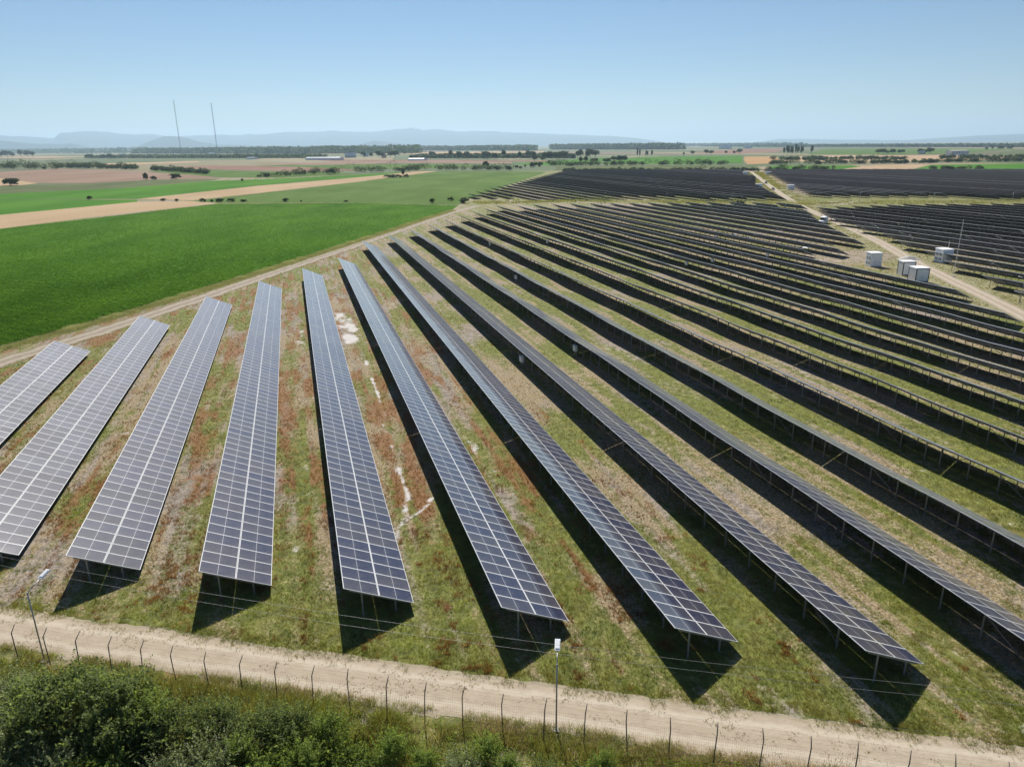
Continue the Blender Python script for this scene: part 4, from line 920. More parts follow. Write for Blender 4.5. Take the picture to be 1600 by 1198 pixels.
hedge(1224, 242.5, 1255, 241.8, 9, 11, 15, 'poplar in the dense row on the right', 'dense poplar row', 'p', .5, 1.0); far_tree(1268, 241.5, 13.5, 'p', 'single slim poplar right of the dense row', 'single trees')
hedge(1208, 250, 1290, 251, 6, 2.5, 4, 'bush along the pale field', 'bushes along the pale field'); hedge(1205, 257.3, 1400, 256, 16, 3.5, 5.5, 'bush in the long hedge below the pale field', 'long hedge below the pale field'); hedge(1400, 256, 1600, 252.5, 16, 3, 5, 'bush in the hedge at the right edge', 'hedge at the right edge')
hedge(1370, 241.5, 1412, 240.5, 7, 5, 8, 'tree of the grove behind the pale field', 'grove behind the pale field', 't', .5, 1.2); hedge(1433, 240.5, 1458, 240, 4, 5, 8, 'tree left of the pale building', 'trees left of the pale building', 't', .5, 1.2)
hedge(1536, 235, 1586, 234.5, 6, 4, 6, 'tree right of the pale building', 'trees right of the pale building', 't', .5, 1.2); hedge(1262, 248.8, 1420, 249.5, 9, 2, 3.5, 'bush on the pale field edge', 'bushes on the pale field edge'); hedge(1470, 248, 1600, 247, 8, 2, 4, 'bush on the field edge right of the pale building', 'bushes right of the pale building')
hedge(1200, 266, 1310, 265.5, 6, 2.5, 6, 'bush right behind the far right solar block', 'bushes behind the far right block'); hedge(1455, 265.5, 1535, 265.5, 5, 3, 4, 'bush behind the far right solar block near the edge', 'bushes behind the far right block edge'); hedge(880, 268, 1180, 267, 12, 2, 4, 'bush behind the far left solar block', 'bushes behind the far left block')
hedge(900, 321, 980, 321, 9, 8, 11, 'leafy bush in the green patch of the dry grass strip', 'bushes in the dry grass strip', 'b', 1.5, 1.1); hedge(1143, 321, 1162, 321, 3, 5, 7, 'light green bush in the grass strip near the service road', 'bushes in the grass strip near the service road', 'b', 1, 1.2)
hedge(1225, 268, 1225, 268, 1, 6, 6, 'dark round bush at the far end of the service road', 'far end of the service road'); hedge(1172, 268, 1185, 268, 2, 4, 5, 'bush at the left of the far end of the service road', 'far end of the service road left')
hedge(560, 246, 620, 247, 7, 7, 12, 'tree at the farm beside the white greenhouses', 'trees at the farm', 't', 1, 1.0); hedge(660, 247, 840, 249, 18, 4, 12, 'tree in the loose row right of the farm', 'loose tree row right of the farm', 't', 2, 1.0); hedge(340, 248, 480, 246, 12, 4, 6, 'tree in the line left of the greenhouses', 'tree line left of the greenhouses', 't', 1, 1.3); hedge(1064, 243, 1165, 240.5, 7, 4, 8, 'tree on the plain right of the forest', 'trees on the plain right of the forest', 't', 2, 1.0)
# far woods (one mass each)
def wood(name, px0, px1, py, hpx, depth, cnt, leaf):
    b = MB(); (x0, y0), (x1, y1) = at(px0, py), at(px1, py); m = cnt; q = rng.uniform(0, 1, m); e = rng.uniform(0, 1, m)
    dist = math.hypot(x0 + x1, y0 + y1) / 2; h = hpx * dist / F; hh = h * (.72 + .5 * fbm(q * abs(px1 - px0) / 5, e * 3, 301, 3))
    X, Y = x0 + (x1 - x0) * q, y0 + (y1 - y0) * q + e * depth; r = h * .45
    for i in range(9):
        v = rng.normal(0, 1, (m, 3)); v /= np.linalg.norm(v, axis=1)[:, None]
        Pn = np.c_[X, Y, hh * .6] + v * np.c_[r + 0 * hh, r + 0 * hh, hh * .42]; Pn[:, 2] = np.maximum(Pn[:, 2] * (.35 + .65 * (i > 2)), .5)
        leaves(b, Pn, v, leaf * .7, 0., 1., asp=.8)
    o = b.build(name, [M['leaf_far']], attr='tint'); tag(o, kind='stuff'); return o
wood('far_woods', 203, 640, 240.5, 8.5, 500, 3400, 7.0); wood('far_woods', 600, 838, 235.5, 6.5, 600, 2200, 8.0); wood('far_woods', 866, 1072, 234, 8.0, 600, 2400, 8.0)
wood('far_woods', -150, 210, 240, 4.5, 900, 1600, 8.0); wood('far_woods', 1060, 1260, 228.5, 3.0, 2500, 1500, 20.0); wood('far_woods', 1240, 1800, 230.0, 2.6, 2500, 2400, 14.0); wood('far_scrub', 130, 480, 247.5, 4, 260, 1700, 4.0); wood('far_scrub', 640, 900, 247.5, 5, 300, 1500, 4.0)

# ------------------------------------------------------------------ hills
def hills(name, dist, prof, mat, rough_, seed, depth):
    """ridge at a distance; prof = (px, skyline py) pairs"""
    prof = np.array(prof, float); px = np.linspace(prof[0, 0], prof[-1, 0], 420); py = np.interp(px, prof[:, 0], prof[:, 1])
    hor = 227.45 - (px - 796) * math.tan(-ROLL) * -1.0
    hor = 227.46 + (796.3 - px) * .01004
    az = np.arctan2(px - 800, 1187.0); top = np.maximum(hor - py, 0) / 1187 * np.cos(az) * dist + H
    lat = np.linspace(0, 1, 14); V = []
    for j, e in enumerate(lat):
        k = math.sin(math.pi * (e * .5)) if e <= 1 else 0; R = dist / np.cos(az) * 0 + dist + (e - 1) * depth
        hgt = top * (k ** 1.3) * (1 + (rough_ * (fbm(px / 22, px * 0 + e * 7, seed, 4) - .5) if j < 13 else 0)); hgt = hgt + (top * .03 * (fbm(px / 6, px * 0, seed + 3, 3) - .5) if j == 13 else 0)
        V.append(np.c_[np.sin(az) * R, np.cos(az) * R, np.maximum(hgt, 0) - 2])
    V.append(np.c_[np.sin(az) * (dist + depth), np.cos(az) * (dist + depth), 0 * az - 2]); V = np.stack(V, 1); idx = np.arange(V.shape[0] * V.shape[1]).reshape(V.shape[:2])
    Q = np.stack([idx[:-1, :-1], idx[1:, :-1], idx[1:, 1:], idx[:-1, 1:]], -1).reshape(-1, 4)
    tag(MB().raw(V.reshape(-1, 3), Q).build(name, [mat], smooth=True), kind='structure')
hm = field_mat('wooded_hills', (.022, .036, .020), (.045, .062, .032), .0012)
hills('hills', 29000, [(-220, 214), (-60, 213), (0, 213.5), (60, 216), (92, 217), (102, 210), (135, 207), (175, 209), (210, 211), (250, 212), (275, 215), (310, 213), (330, 212.5), (400, 212), (450, 208.5), (520, 207), (580, 207.5), (615, 205.5), (648, 202.5), (668, 205.5), (684, 204), (720, 207), (770, 207), (830, 209), (900, 212), (960, 213.5), (1000, 216.5), (1045, 223), (1090, 226)], hm, .25, 401, 7000)
hills('hills', 19000, [(-220, 222), (0, 220), (60, 225), (105, 226), (115, 224), (150, 231), (215, 231), (235, 223), (262, 214), (275, 213.5), (300, 217), (320, 223), (345, 226), (420, 228), (560, 227), (590, 220.5), (620, 223.5), (660, 227), (720, 228)], hm, .2, 411, 2600)
hills('hills', 30000, [(1180, 223), (1220, 217.5), (1255, 217.5), (1330, 218.5), (1420, 219), (1480, 215.5), (1540, 212), (1600, 209.5), (1680, 207), (1820, 205)], hm, .2, 421, 7000)

# ------------------------------------------------------------------ fence
fr = thing('perimeter_fence', (F0[0], F0[1], 0), math.atan2(FD[1], FD[0]), 'dark bent-top post and wire mesh fence along the dirt road', 'fence')
pm = MB().tube([(0, 0, -.3), (0, 0, 1.0), (.01, 0, 2.0), (.03, .32, 2.42)], [.030, .030, .029, .025], 0, 6); PMESH = mesh_from(pm, 'fence_post', [M['rust']], True)
SP = 2.118
for i in range(-5, 33):
    o = link('post', PMESH, fr, (i * SP + rng.normal(0, .03), rng.normal(0, .02), rng.normal(0, .04))); o.rotation_euler = (rng.normal(0, .03), rng.normal(0, .03), rng.normal(0, .12))
def wires(name, lines, r, mat, parent):
    b = MB()
    for a, c in lines: b.tube([a, c], r, 0, 3)
    return b.build(name, [mat], parent)
x0, x1 = -5 * SP, 32 * SP
mesh_lines = [((x, -.01, .05), (x, -.01, 1.95)) for x in np.arange(x0, x1, .10)] + [((x0, -.015, z), (x1, -.015, z)) for z in np.arange(.05, 1.96, .19)]
tag(wires('wire_mesh', mesh_lines, .0026, M['wire'], fr), kind=None)
for q in (.35, .7, 1.0): wires('barbed_wire', [((x0, .03 + .29 * q, 2.0 + .42 * q), (x1, .03 + .29 * q, 2.0 + .42 * q))], .003, M['wire'], fr)

# ------------------------------------------------------------------ light poles and wires
def lamp_pole(x, y, h, ang, label, group, arm=1.15, rise=.55, r=.045, white=False, name='light_pole'):
    o = thing(name, (x, y, float(gz(x, y))), ang, label, 'light pole', group)
    MB().tube([(0, 0, -.2), (0, 0, h * .5), (0, 0, h)], [r, r * .9, r * .75], 0, 8).build('pole', [M['steel'] if not white else M['offwhite']], o, True)
    MB().tube([(0, 0, h - .05), (arm, 0, h + rise)], [.03, .026], 0, 6).build('arm', [M['steel']], o, True)
    b = MB(); Mx = Matrix.Translation((arm, 0, h + rise)) @ Matrix.Rotation(-.32, 4, 'Y')
    b.box(-.05, .62, -.14, .14, -.02, .06, 0, Mx); b.box(.05, .55, -.11, .11, .061, .09, 0, Mx); hd = b.build('lamp_head', [M['white']], o)
    MB().box(.08, .56, -.11, .11, -.035, -.021, 0, Mx).build('lens', [M['glassdark']], hd)
    MB().box(-.16, .16, -.16, .16, -.05, .06).build('footing', [M['concrete']], o)
    return o
inward = math.atan2(FN[1], FN[0])
xl, yl = at(70, 1033); lamp_pole(xl, yl, 4.80, inward - .05, 'tall thin light pole at the left with its lamp arm over the dirt road', 'light poles along the perimeter road', arm=1.0, rise=.32)
xr, yr = at(869, 1140); lamp_pole(xr, yr, 4.15, inward + .12, 'light pole in the middle of the bottom edge with a white lamp head', 'light poles along the perimeter road', arm=.8, rise=.22)
def line_pt(px, py, off):
    """point on the vertical plane through the light poles, shifted by off towards the park"""
    q0 = np.array([xl, yl]) + FN * off; q1 = np.array([xr, yr]) + FN * off; e = (q1 - q0) / np.linalg.norm(q1 - q0); nn = np.array([-e[1], e[0]])
    x1_, y1_ = at(px, py); dv = np.array([x1_, y1_, -H]); k = (nn @ q0) / (nn @ dv[:2]); return (dv[0] * k, dv[1] * k, H - H * k)
for i, (lab, pts) in enumerate((('upper of the two pale cables passing the middle lamp head', ((-120, 845), (60, 881), (300, 923), (560, 965), (875, 1008), (1150, 1040), (1405, 1066), (1720, 1096))), ('lower of the two pale cables passing the middle lamp head', ((-120, 858), (60, 895), (300, 938), (560, 980), (875, 1022), (1150, 1055), (1405, 1083), (1720, 1113))), ('lowest thin cable running along the upper road edge', ((-120, 905), (49, 938), (300, 990), (560, 1033), (873, 1074), (1150, 1108), (1405, 1138), (1720, 1172))))):
    wp = [line_pt(px, py, .12) for px, py in pts]
    xs_ = np.array(wp); uu = np.linspace(0, len(wp) - 1, 60); c3 = np.c_[[np.interp(uu, np.arange(len(wp)), xs_[:, j]) for j in range(3)]].T
    for j in range(3): c3[2:-2, j] = np.convolve(c3[:, j], np.ones(5) / 5, 'valid')
    b = MB().tube(c3, (.0065 if i < 2 else .0045), 0, 5); tag(b.build('overhead_cable', [M['cable']], None, True), lab, 'cable', 'cables above the perimeter road')
# poles in the park and along the service road
for px, py, h, lab in ((1423, 392, 3.9, 'thin light pole beside the service road behind the gravel heap'), (1370, 373, 3.6, 'thin light pole right of the service road above the left transformer box'), (1335, 356, 3.6, 'thin light pole at the row ends right of the white van'), (1304, 340, 3.8, 'thin light pole right behind the white van'), (1593.5, 474, 4.6, 'light pole near the right edge beside the dirt service road'), (1287, 333, 3.8, 'thin light pole at the corner of the grass strip and the service road')):
    x, y = at(px, py); lamp_pole(x, y, h, inward + 1.4, lab, 'light poles along the service road', .5, .2, .05)
for px, py in ((944, 317), (1041, 317), (1143, 317)): x, y = at(px, py); lamp_pole(x, y, 4.8, inward - 2.5, {944: 'left', 1041: 'middle', 1143: 'right'}[px] + ' one of three thin light poles in front of the far left block', 'light poles at the far left block', .5, .25, .09)
for px, py in ((1342.5, 317), (1458, 318), (1581, 317)): x, y = at(px, py); lamp_pole(x, y, 4.8, inward - 2.5, {1342.5: 'left', 1458: 'middle', 1581: 'right'}[px] + ' one of three thin light poles in front of the far right block', 'light poles at the far right block', .5, .25, .09)
for px, py, h, lab in ((1489.5, 432, 12.6, 'tall slim lattice pole rising beside the right transformer box'), (1478, 409, 5.2, 'short white pole behind the right transformer box')):
    x, y = at(px, py); o = thing('antenna_pole', (x, y, 0), 0, lab, 'pole', 'antenna poles')
    b = MB()
    if h > 10:
        for i in range(3):
            a = 2.1 * i; b.tube([(.16 * math.cos(a), .16 * math.sin(a), -.1), (.05 * math.cos(a), .05 * math.sin(a), h)], .013, 0, 5)
        for j in range(24):
            zz = .3 + j * (h - .5) / 24; rr = .16 - .09 * zz / h
            for i in range(3): a, c = 2.1 * i, 2.1 * (i + 1); b.tube([(rr * math.cos(a), rr * math.sin(a), zz), (rr * math.cos(c), rr * math.sin(c), zz + .5)], .012, 0, 4)
    else: b.tube([(0, 0, -.1), (0, 0, h)], [.06, .05], 0, 8)
    b.build('mast', [M['offwhite']], o); MB().box(-.3, .3, -.3, .3, -.1, .18).build('footing', [M['concrete']], o)
    MB().tube([(0, 0, h), (0, 0, h + .5)], .015, 0, 5).build('lightning_rod', [M['steel']], o)
# gate posts at the crossing
x, y = at(1236, 327); o = thing('crossing_gate', (x, y, 0), -.25, 'blue-grey open gate frame where the service road crosses the grass strip', 'gate')
for q in (-2.6, 2.6): MB().box(q - .09, q + .09, -.09, .09, -.2, 2.6).build('gate_post', [simple_mat('blue_grey_paint', (.22, .30, .38), .5)], o)
lf = MB(); lf.tube([(-2.6, .1, .3), (-2.6, 2.4, .3), (-2.6, 2.4, 2.1), (-2.6, .1, 2.1), (-2.6, .1, .3)], .035, 0, 5)
for q in np.arange(.3, 2.4, .2): lf.tube([(-2.6, q, .3), (-2.6, q, 2.1)], .012, 0, 4)
lf.build('gate_leaf', [M['steel']], o)

# ------------------------------------------------------------------ transformer boxes
def cabin(px, py, wx_, ly, h, label, kind, rz=-AZ - .27, group='white transformer boxes', near=(-.5, -.5)):
    """px, py: the near left bottom corner in the photograph"""
    x, y = at(px, py); o = thing('transformer_box', (x, y, 0), rz, label, 'transformer box', group)
    body = M['white'] if kind != 'framed' else M['offwhite']
    MB().box(-.08, wx_ + .08, -.08, ly + .08, -.2, .16).build('plinth', [M['concrete']], o)
    b = MB(); b.box(0, wx_, 0, ly, .16, h)
    for i in range(int(wx_ / .28)): b.box(.14 + i * .28, .20 + i * .28, -.022, -.0, .3, h - .2)
    for i in range(int(ly / .28)): b.box(-.022, 0, .14 + i * .28, .20 + i * .28, .3, h - .2)
    b.build('body', [body], o)
    r = MB(); r.box(-.12, wx_ + .12, -.12, ly + .12, h, h + .10); r.box(-.05, wx_ + .05, -.05, ly + .05, h + .10, h + .14); r.build('roof', [M['white']], o)
    if kind == 'framed':
        f = MB()
        for a in (0, wx_): f.box(a - .07, a + .07, -.07, -.024, .16, h)
        f.box(.07, wx_ - .07, -.07, -.024, h - .14, h); f.box(.07, wx_ - .07, -.07, -.024, .16, .28); f.build('corner_frame', [M['darkgrey']], o)
        f = MB(); f.box(-.07, -.024, ly - .07, ly + .07, .16, h); f.box(-.07, -.024, .0, .1, .16, h); f.build('side_frame', [M['darkgrey']], o)
        dr = MB().box(.16, wx_ - .16, -.045, -.024, .32, h - .2).build('door', [M['white']], o); MB().box(wx_ * .5, wx_ * .5 + .05, -.08, -.046, 1.0, 1.3).build('handle', [M['darkgrey']], dr)
    else:
        for a, c in ((.25, 1.1), (1.2, 2.05)):
            dr = MB().box(a, c, -.05, -.024, .3, h - .35).build('door', [M['white']], o); MB().box(c - .14, c - .09, -.085, -.051, 1.1, 1.4).build('handle', [M['darkgrey']], dr)
        if wx_ > 2.7 and kind == 'louvre':
            b = MB().tube([(wx_ - .38, -.03, 2.2), (wx_ - .38, -.06, 2.2)], .24, 0, 16); b.build('vent', [M['steel']], o)
        for a in (.25, ly * .5 + .08):
            for z0, z1 in ((.6, 1.2), (1.75, 2.4)):
                b = MB(); b.box(-.05, -.024, a + .1, a + ly * .5 - .45, z0, z1, 0)
                for q in np.arange(z0 + .06, z1 - .04, .11): b.box(-.075, -.051, a + .14, a + ly * .5 - .49, q, q + .05, 0)
                b.build('louvre', [M['louvregrey']], o)
    return o
cabin(1359.5, 417.0, 2.7, 2.75, 3.25, 'white louvred transformer box left of the service road, standing alone', 'louvre'); cabin(1409.5, 431.0, 2.7, 2.3, 3.1, 'white container with dark frame edges, farther of the touching pair', 'framed')
cabin(1429.6, 441.5, 2.75, 3.0, 3.0, 'white container with dark frame edges, nearer of the touching pair', 'framed'); cabin(1471, 411.5, 2.6, 3.4, 3.3, 'white louvred transformer box right of the service road beside the tall pole', 'louvre')
cabin(1182.5, 294.5, 3.8, 2.8, 2.9, 'small far white box left of the service road, the nearer one', 'louvre', group='far white boxes'); cabin(1232, 296.5, 3.8, 2.8, 2.9, 'small far white box right of the service road, the nearer one', 'louvre', group='far white boxes')
cabin(1161.5, 272.8, 5.0, 2.8, 2.7, 'tiny far white box left of the road end', 'louvre', group='far white boxes'); cabin(1197.5, 273.2, 4.6, 2.8, 2.7, 'tiny far white box right of the road end', 'louvre', group='far white boxes')
# gravel heap
x, y = at(1420, 405); b = MB(); g = 24; u_, v_ = np.meshgrid(np.linspace(-1, 1, g), np.linspace(-1, 1, g), indexing='ij'); r = np.hypot(u_, v_); hz = np.clip(1 - r, 0, 1) ** .9 * (.8 + .5 * (fbm(u_ * 3 + 5, v_ * 3 + 5, 501, 3)))
idx = np.arange(g * g).reshape(g, g); b.raw(np.stack([u_ * 3.2, v_ * 2.4, hz * .9 - .03], -1).reshape(-1, 3), np.stack([idx[:-1, :-1], idx[1:, :-1], idx[1:, 1:], idx[:-1, 1:]], -1).reshape(-1, 4))
tag(b.build('gravel_heap', [M['concrete']], None, True, loc=(x, y, 0)), 'pale grey heap of gravel between the transformer boxes', 'gravel heap')

# ------------------------------------------------------------------ vehicles
def loft(b, secs, m=0):
    """secs: list of (y, [(x, z) ...]) cross sections with equal counts"""
    k = len(secs[0][1]); V = [(x, y, z) for y, pr in secs for x, z in pr]; Q = [[i * k + j, i * k + (j + 1) % k, (i + 1) * k + (j + 1) % k, (i + 1) * k + j] for i in range(len(secs) - 1) for j in range(k)]
    c0, c1 = list(range(k)), [(len(secs) - 1) * k + j for j in range(k)]
    T = [[c0[0], c0[j + 1], c0[j]] for j in range(1, k - 1)] + [[c1[0], c1[j], c1[j + 1]] for j in range(1, k - 1)]
    return b.raw(V, Q, T, m)
def prof(w_, z0, zs, z1, wt): return [(-w_ * .94, z0), (w_ * .94, z0), (w_, z0 + .15), (w_, zs), (wt, z1 - .06), (wt * .8, z1), (-wt * .8, z1), (-wt, z1 - .06), (-w_, zs), (-w_, z0 + .15)]
def vehicle(px, py, rz, label, van, paint, group, cat):
    x, y = at(px, py); o = thing('parked_van' if van else 'parked_car', (x, y, float(gz(x, y)) + .02), rz, label, cat, group); w_ = 1.0 if van else .88
    if van: S = [(-2.75, .45, .8, .95, .8), (-2.6, .35, .95, 1.15, .82), (-1.75, .33, 1.15, 1.42, .85), (-1.05, .32, 1.2, 2.35, .80), (-.2, .32, 1.2, 2.55, .80), (2.4, .32, 1.2, 2.55, .80), (2.7, .36, 1.1, 2.45, .78)]
    else: S = [(-2.2, .45, .6, .75, .7), (-2.0, .32, .72, .86, .74), (-1.0, .28, .85, 1.0, .76), (-.3, .27, .9, 1.5, .62), (.9, .27, .9, 1.52, .62), (1.7, .27, .9, 1.35, .62), (2.1, .36, .85, 1.0, .7)]
    loft(MB(), [(y_, prof(w_, z0, zs, z1, wt)) for y_, z0, zs, z1, wt in S]).build('body', [paint], o)
    b = MB()
    if van: b.raw([(-.80, -1.80, 1.44), (.80, -1.80, 1.44), (.76, -1.09, 2.34), (-.76, -1.09, 2.34)], [[0, 1, 2, 3]]); b.v[-1] += np.array([0, -.03, .02])
    else: b.raw([(-.70, -.98, 1.03), (.70, -.98, 1.03), (.58, -.36, 1.47), (-.58, -.36, 1.47)], [[0, 1, 2, 3]]); b.v[-1] += np.array([0, -.03, .02])
    b.build('windscreen', [M['glassdark']], o)
    for sx in (-1, 1):
        y0, y1, za, zb = (-1.15, -.15, 1.35, 2.1) if van else (-.45, 1.3, .98, 1.36); xa, xb = (w_ * .985 + .02, .87 + .03) if van else (.86, .70)
        b = MB().raw([(sx * xa, y0 - .3, za), (sx * xa, y1, za), (sx * xb, y1, zb), (sx * xb, y0 + .1, zb)], [[0, 1, 2, 3] if sx > 0 else [3, 2, 1, 0]]); b.build('side_window', [M['glassdark']], o)
        MB().box(sx * .72 - .15, sx * .72 + .15, S[0][0] - .0, S[0][0] + .12, .62, .78).build('headlight', [M['glassdark']], o); MB().box(sx * (w_ + .14) - .08, sx * (w_ + .14) + .08, -1.25 if van else -.75, -1.15 if van else -.65, 1.35 if van else .95, 1.6 if van else 1.08).build('mirror', [M['black']], o)
        for yy in ((-1.85, 1.75) if van else (-1.35, 1.35)):
            wh = MB().tube([(sx * (w_ - .2), yy, .34), (sx * (w_ + .015), yy, .34)], .34, 0, 16).build('wheel', [M['black']], o); MB().tube([(sx * (w_ + .0), yy, .34), (sx * (w_ + .025), yy, .34)], .19, 0, 10).build('rim', [M['alu']], wh)
    MB().box(-w_ * .95, w_ * .95, S[0][0] - .06, S[0][0] + .1, .34, .56).build('bumper', [M['darkgrey']], o)
    return o
rdv = lambda px, py: math.atan2(*(np.array(at(px + 18, py + 8)) - np.array(at(px, py)))[::-1]) + math.pi / 2
vehicle(1286, 349.5, rdv(1286, 349) - .5, 'white van parked on the service road', True, M['white'], None, 'van'); vehicle(1207.5, 297, rdv(1207, 297), 'dark grey car on the service road, nearer of the two', False, M['carpaint'], 'cars on the service road', 'car'); vehicle(1196.5, 287, rdv(1196, 287), 'dark car farther up the service road', False, simple_mat('brown_car_paint', (.10, .07, .055), .3), 'cars on the service road', 'car')

# ------------------------------------------------------------------ inverter cabinets hanging behind the rows
def inverter(k, t, label, w_=.95, h=.75, side=0.):
    s = S0 + (k - 5) * D + side; x, y = st2xy(s, t); o = thing('inverter_cabinet', (x, y, float(und(s, t))), -AZ, label, 'inverter', 'white inverter cabinets behind the rows')
    MB().box(-.22, .12, -w_ / 2, w_ / 2, .75, .75 + h).build('cabinet', [M['white']], o); MB().box(-.245, -.221, -w_ / 2 + .08, w_ / 2 - .08, .82, .75 + h - .08).build('door', [M['offwhite']], o)
    MB().box(-.30, .2, -w_ / 2 - .08, w_ / 2 + .08, .75 + h + .06, .75 + h + .09).build('rain_cover', [M['white']], o)
    for q in (-.35, .35): MB().box(-.02, .04, q - .03, q + .03, -.2, .749).build('leg', [M['steel']], o)
for k, t, lab in ((8, 91, 'white inverter cabinet under the eighth row'), (9, 94, 'white inverter cabinet under the ninth row'), (10, 153.5, 'white inverter cabinet under the tenth row'), (11, 210, 'white inverter cabinet under the eleventh row'), (13, 210, 'white inverter cabinet under the thirteenth row'), (15, 158, 'white inverter cabinet under the fifteenth row'), (16, 161, 'white inverter cabinet under the sixteenth row'), (18, 163.8, 'white inverter cabinet under the eighteenth row'), (5, 118.5, 'pale inverter cabinet peeking out left of the fifth row'), (19, 203, 'white inverter cabinet under the nineteenth row')):
    inverter(k, t, lab, side=.35)
def tarp(px, py, r, label):
    x, y = at(px, py); g = 14; u_, v_ = np.meshgrid(np.linspace(-1, 1, g), np.linspace(-1, 1, g), indexing='ij'); hz = .35 * fbm(u_ * 2 + 7, v_ * 2 + px, 601, 3) * (1 - .7 * np.maximum(abs(u_), abs(v_)) ** 2); idx = np.arange(g * g).reshape(g, g)
    tag(MB().raw(np.stack([u_ * r, v_ * r * .6 * (1 + .2 * u_), hz + .02], -1).reshape(-1, 3), np.stack([idx[:-1, :-1], idx[1:, :-1], idx[1:, 1:], idx[:-1, 1:]], -1).reshape(-1, 4)).build('white_sheet', [M['plastic_sheet']], None, True, loc=(x, y, float(gz(x, y)))), label, 'plastic sheet', 'white sheets lying between the rows')
tarp(1141, 367, 2.0, 'left white sheet of the two lying close together among the rows'); tarp(1165, 371, 1.6, 'right white sheet of the two lying close together among the rows'); tarp(1255, 387, 1.9, 'white sheet at the row end left of the transformer box'); tarp(1196, 402.5, 1.2, 'small white sheet beside an inverter cabinet')

# ------------------------------------------------------------------ distant masts and buildings
def radio_mast(px, py, h, label):
    x, y = at(px, py); o = thing('radio_mast', (x, y, 0), .3, label, 'radio mast', 'two tall radio masts'); b = MB(); w_ = 2.6
    for i in range(3):
        a = 2.094 * i; b.tube([(w_ * math.cos(a), w_ * math.sin(a), 0), (w_ * math.cos(a), w_ * math.sin(a), h)], .55, 0, 5)
    st = 6.0
    for j in range(int(h / st)):
        for i in range(3):
            a, c = 2.094 * i, 2.094 * (i + 1); p = (w_ * math.cos(a), w_ * math.sin(a)); q = (w_ * math.cos(c), w_ * math.sin(c)); b.tube([(*p, j * st), (*q, (j + 1) * st)], .3, 0, 4); b.tube([(*q, j * st), (*p, (j + 1) * st)], .3, 0, 4)
    b.build('lattice', [M['mastgrey']], o)
    for lv in (.35, .68, .97):
        for i in range(3):
            a = 2.094 * i + .3; MB().tube([(0, 0, h * lv), (h * .45 * math.cos(a), h * .45 * math.sin(a), 0)], .05, 0, 3).build('guy_wire', [M['wire']], o)
radio_mast(283, 240, 322, 'tall thin radio mast, the left and taller of two above the far forest'); radio_mast(340, 240, 282, 'tall thin radio mast, the right and shorter of two above the far forest')
def greenhouse(px0, px1, py, hpx, label):
    (x0, y0), (x1, y1) = at(px0, py), at(px1, py); Ln = math.hypot(x1 - x0, y1 - y0); dist = math.hypot(x0, y0); h = hpx * dist / F; o = thing('greenhouse', (x0, y0, 0), math.atan2(y1 - y0, x1 - x0), label, 'greenhouse', 'white film greenhouses'); b = MB(); a = np.linspace(0, math.pi, 9)
    loft(b, [(0, [(-9 * math.cos(q), h * .35 + h * .65 * math.sin(q)) for q in a] + [(9, 0), (-9, 0)]), (Ln, [(-9 * math.cos(q), h * .35 + h * .65 * math.sin(q)) for q in a] + [(9, 0), (-9, 0)])]); b.v[-1] = b.v[-1][:, [1, 0, 2]]; b.build('film_cover', [M['plastic_sheet']], o)
    MB().box(-.3, 0.0, -2, 2, 0, h * .6).build('end_door', [M['offwhite']], o)
    f = MB()
    for q in np.linspace(0, Ln, 14): f.tube([(q, -9.1 * math.cos(e), h * .36 + h * .65 * math.sin(e)) for e in a], .12, 0, 4)
    f.build('hoops', [M['steel']], o)
greenhouse(481, 534, 250.2, 4.0, 'long white film greenhouse left of the farm'); greenhouse(641, 665, 251, 3.4, 'short white film greenhouse right of the farm'); greenhouse(328, 336, 241.3, 2.0, 'tiny white shed in front of the far forest'); greenhouse(389, 400, 249, 3.0, 'tiny white building left of the long greenhouse')
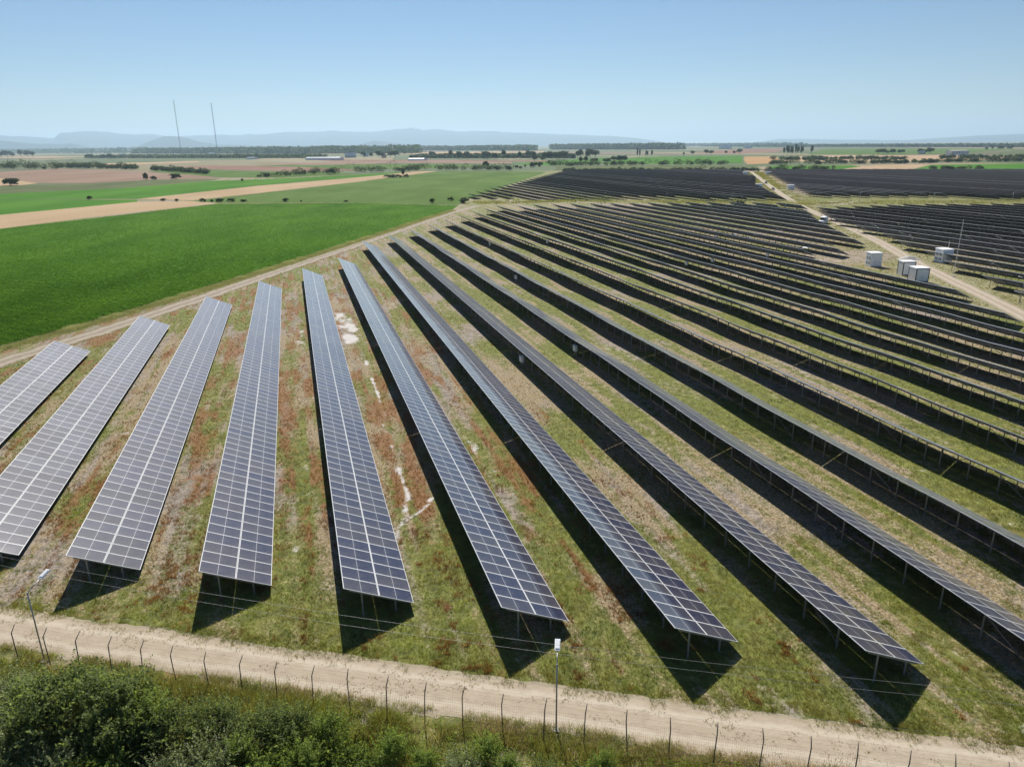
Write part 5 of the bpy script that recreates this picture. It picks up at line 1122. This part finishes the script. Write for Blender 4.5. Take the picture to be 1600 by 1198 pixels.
def house(px, py, wm, lm, h, label, cat='house', wall='wallfar', roof='roof', flat=False, group=None, rz=0.2):
    x, y = at(px, py); o = thing('farm_building' if cat != 'house' else 'house', (x, y, 0), rz, label, cat, group); MB().box(-wm / 2, wm / 2, -lm / 2, lm / 2, 0, h).build('walls', [M[wall]], o); rr = MB(); e = .5; rh = .8 if flat else wm * .28
    V = [(-wm / 2 - e, -lm / 2 - e, h), (wm / 2 + e, -lm / 2 - e, h), (wm / 2 + e, lm / 2 + e, h), (-wm / 2 - e, lm / 2 + e, h), (-wm / 2 - e, 0, h + rh), (wm / 2 + e, 0, h + rh)]; rr.raw(V, [[0, 1, 5, 4], [2, 3, 4, 5], [3, 2, 1, 0]], [[0, 4, 3], [1, 2, 5]]); rr.build('roof', [M[roof]], o)
    for i in range(max(2, int(wm / 5))):
        q = -wm / 2 + (i + .5) * wm / max(2, int(wm / 5)); MB().box(q - .8, q + .8, -lm / 2 - .04, -lm / 2, h * .4, h * .75).build('window', [M['glassdark']], o)
    return o
house(1495, 242, 44, 18, 9, 'long pale grey barn on the plain at the right', 'barn', 'offwhite', 'wallfar', True); house(1440, 241, 14, 8, 4, 'small white farm house left of the long barn', roof='wallfar')
for i, (px, py, wd, lab) in enumerate(((548, 246.5, 30, 'grey farm shed touching the right end of the long greenhouse'), (572, 245, 16, 'pale farm house among the trees right of the greenhouse'), (600, 247, 13, 'small farm house at the right end of the farm'), (1133, 233, 60, 'white hall far away on the plain right of the forest'), (1168, 232.3, 40, 'second white hall far right of the first one'), (193, 243.5, 18, 'tiny white house left of the long forest'), (820, 247, 14, 'red roofed house in the grove left of the far block'))):
    house(px, py, wd, wd * .5, 5, lab, 'house' if wd < 20 else 'shed', roof='roof' if i in (2, 6) else 'offwhite', rz=.1 * i)

# ------------------------------------------------------------------ haze
hm_, nt, p = new_mat('haze'); nt.nodes.remove(p); pv = N(nt, 'ShaderNodeVolumePrincipled'); pv.inputs['Color'].default_value = (.58, .80, .98, 1); pv.inputs['Density'].default_value = 6.0e-5; pv.inputs['Anisotropy'].default_value = .25
L(nt, pv.outputs[0], nt.nodes['Material Output'].inputs['Volume'])
hz = MB().box(-46000, 46000, -400, 41000, -6, 760).build('haze', [hm_]); tag(hz, kind='stuff')
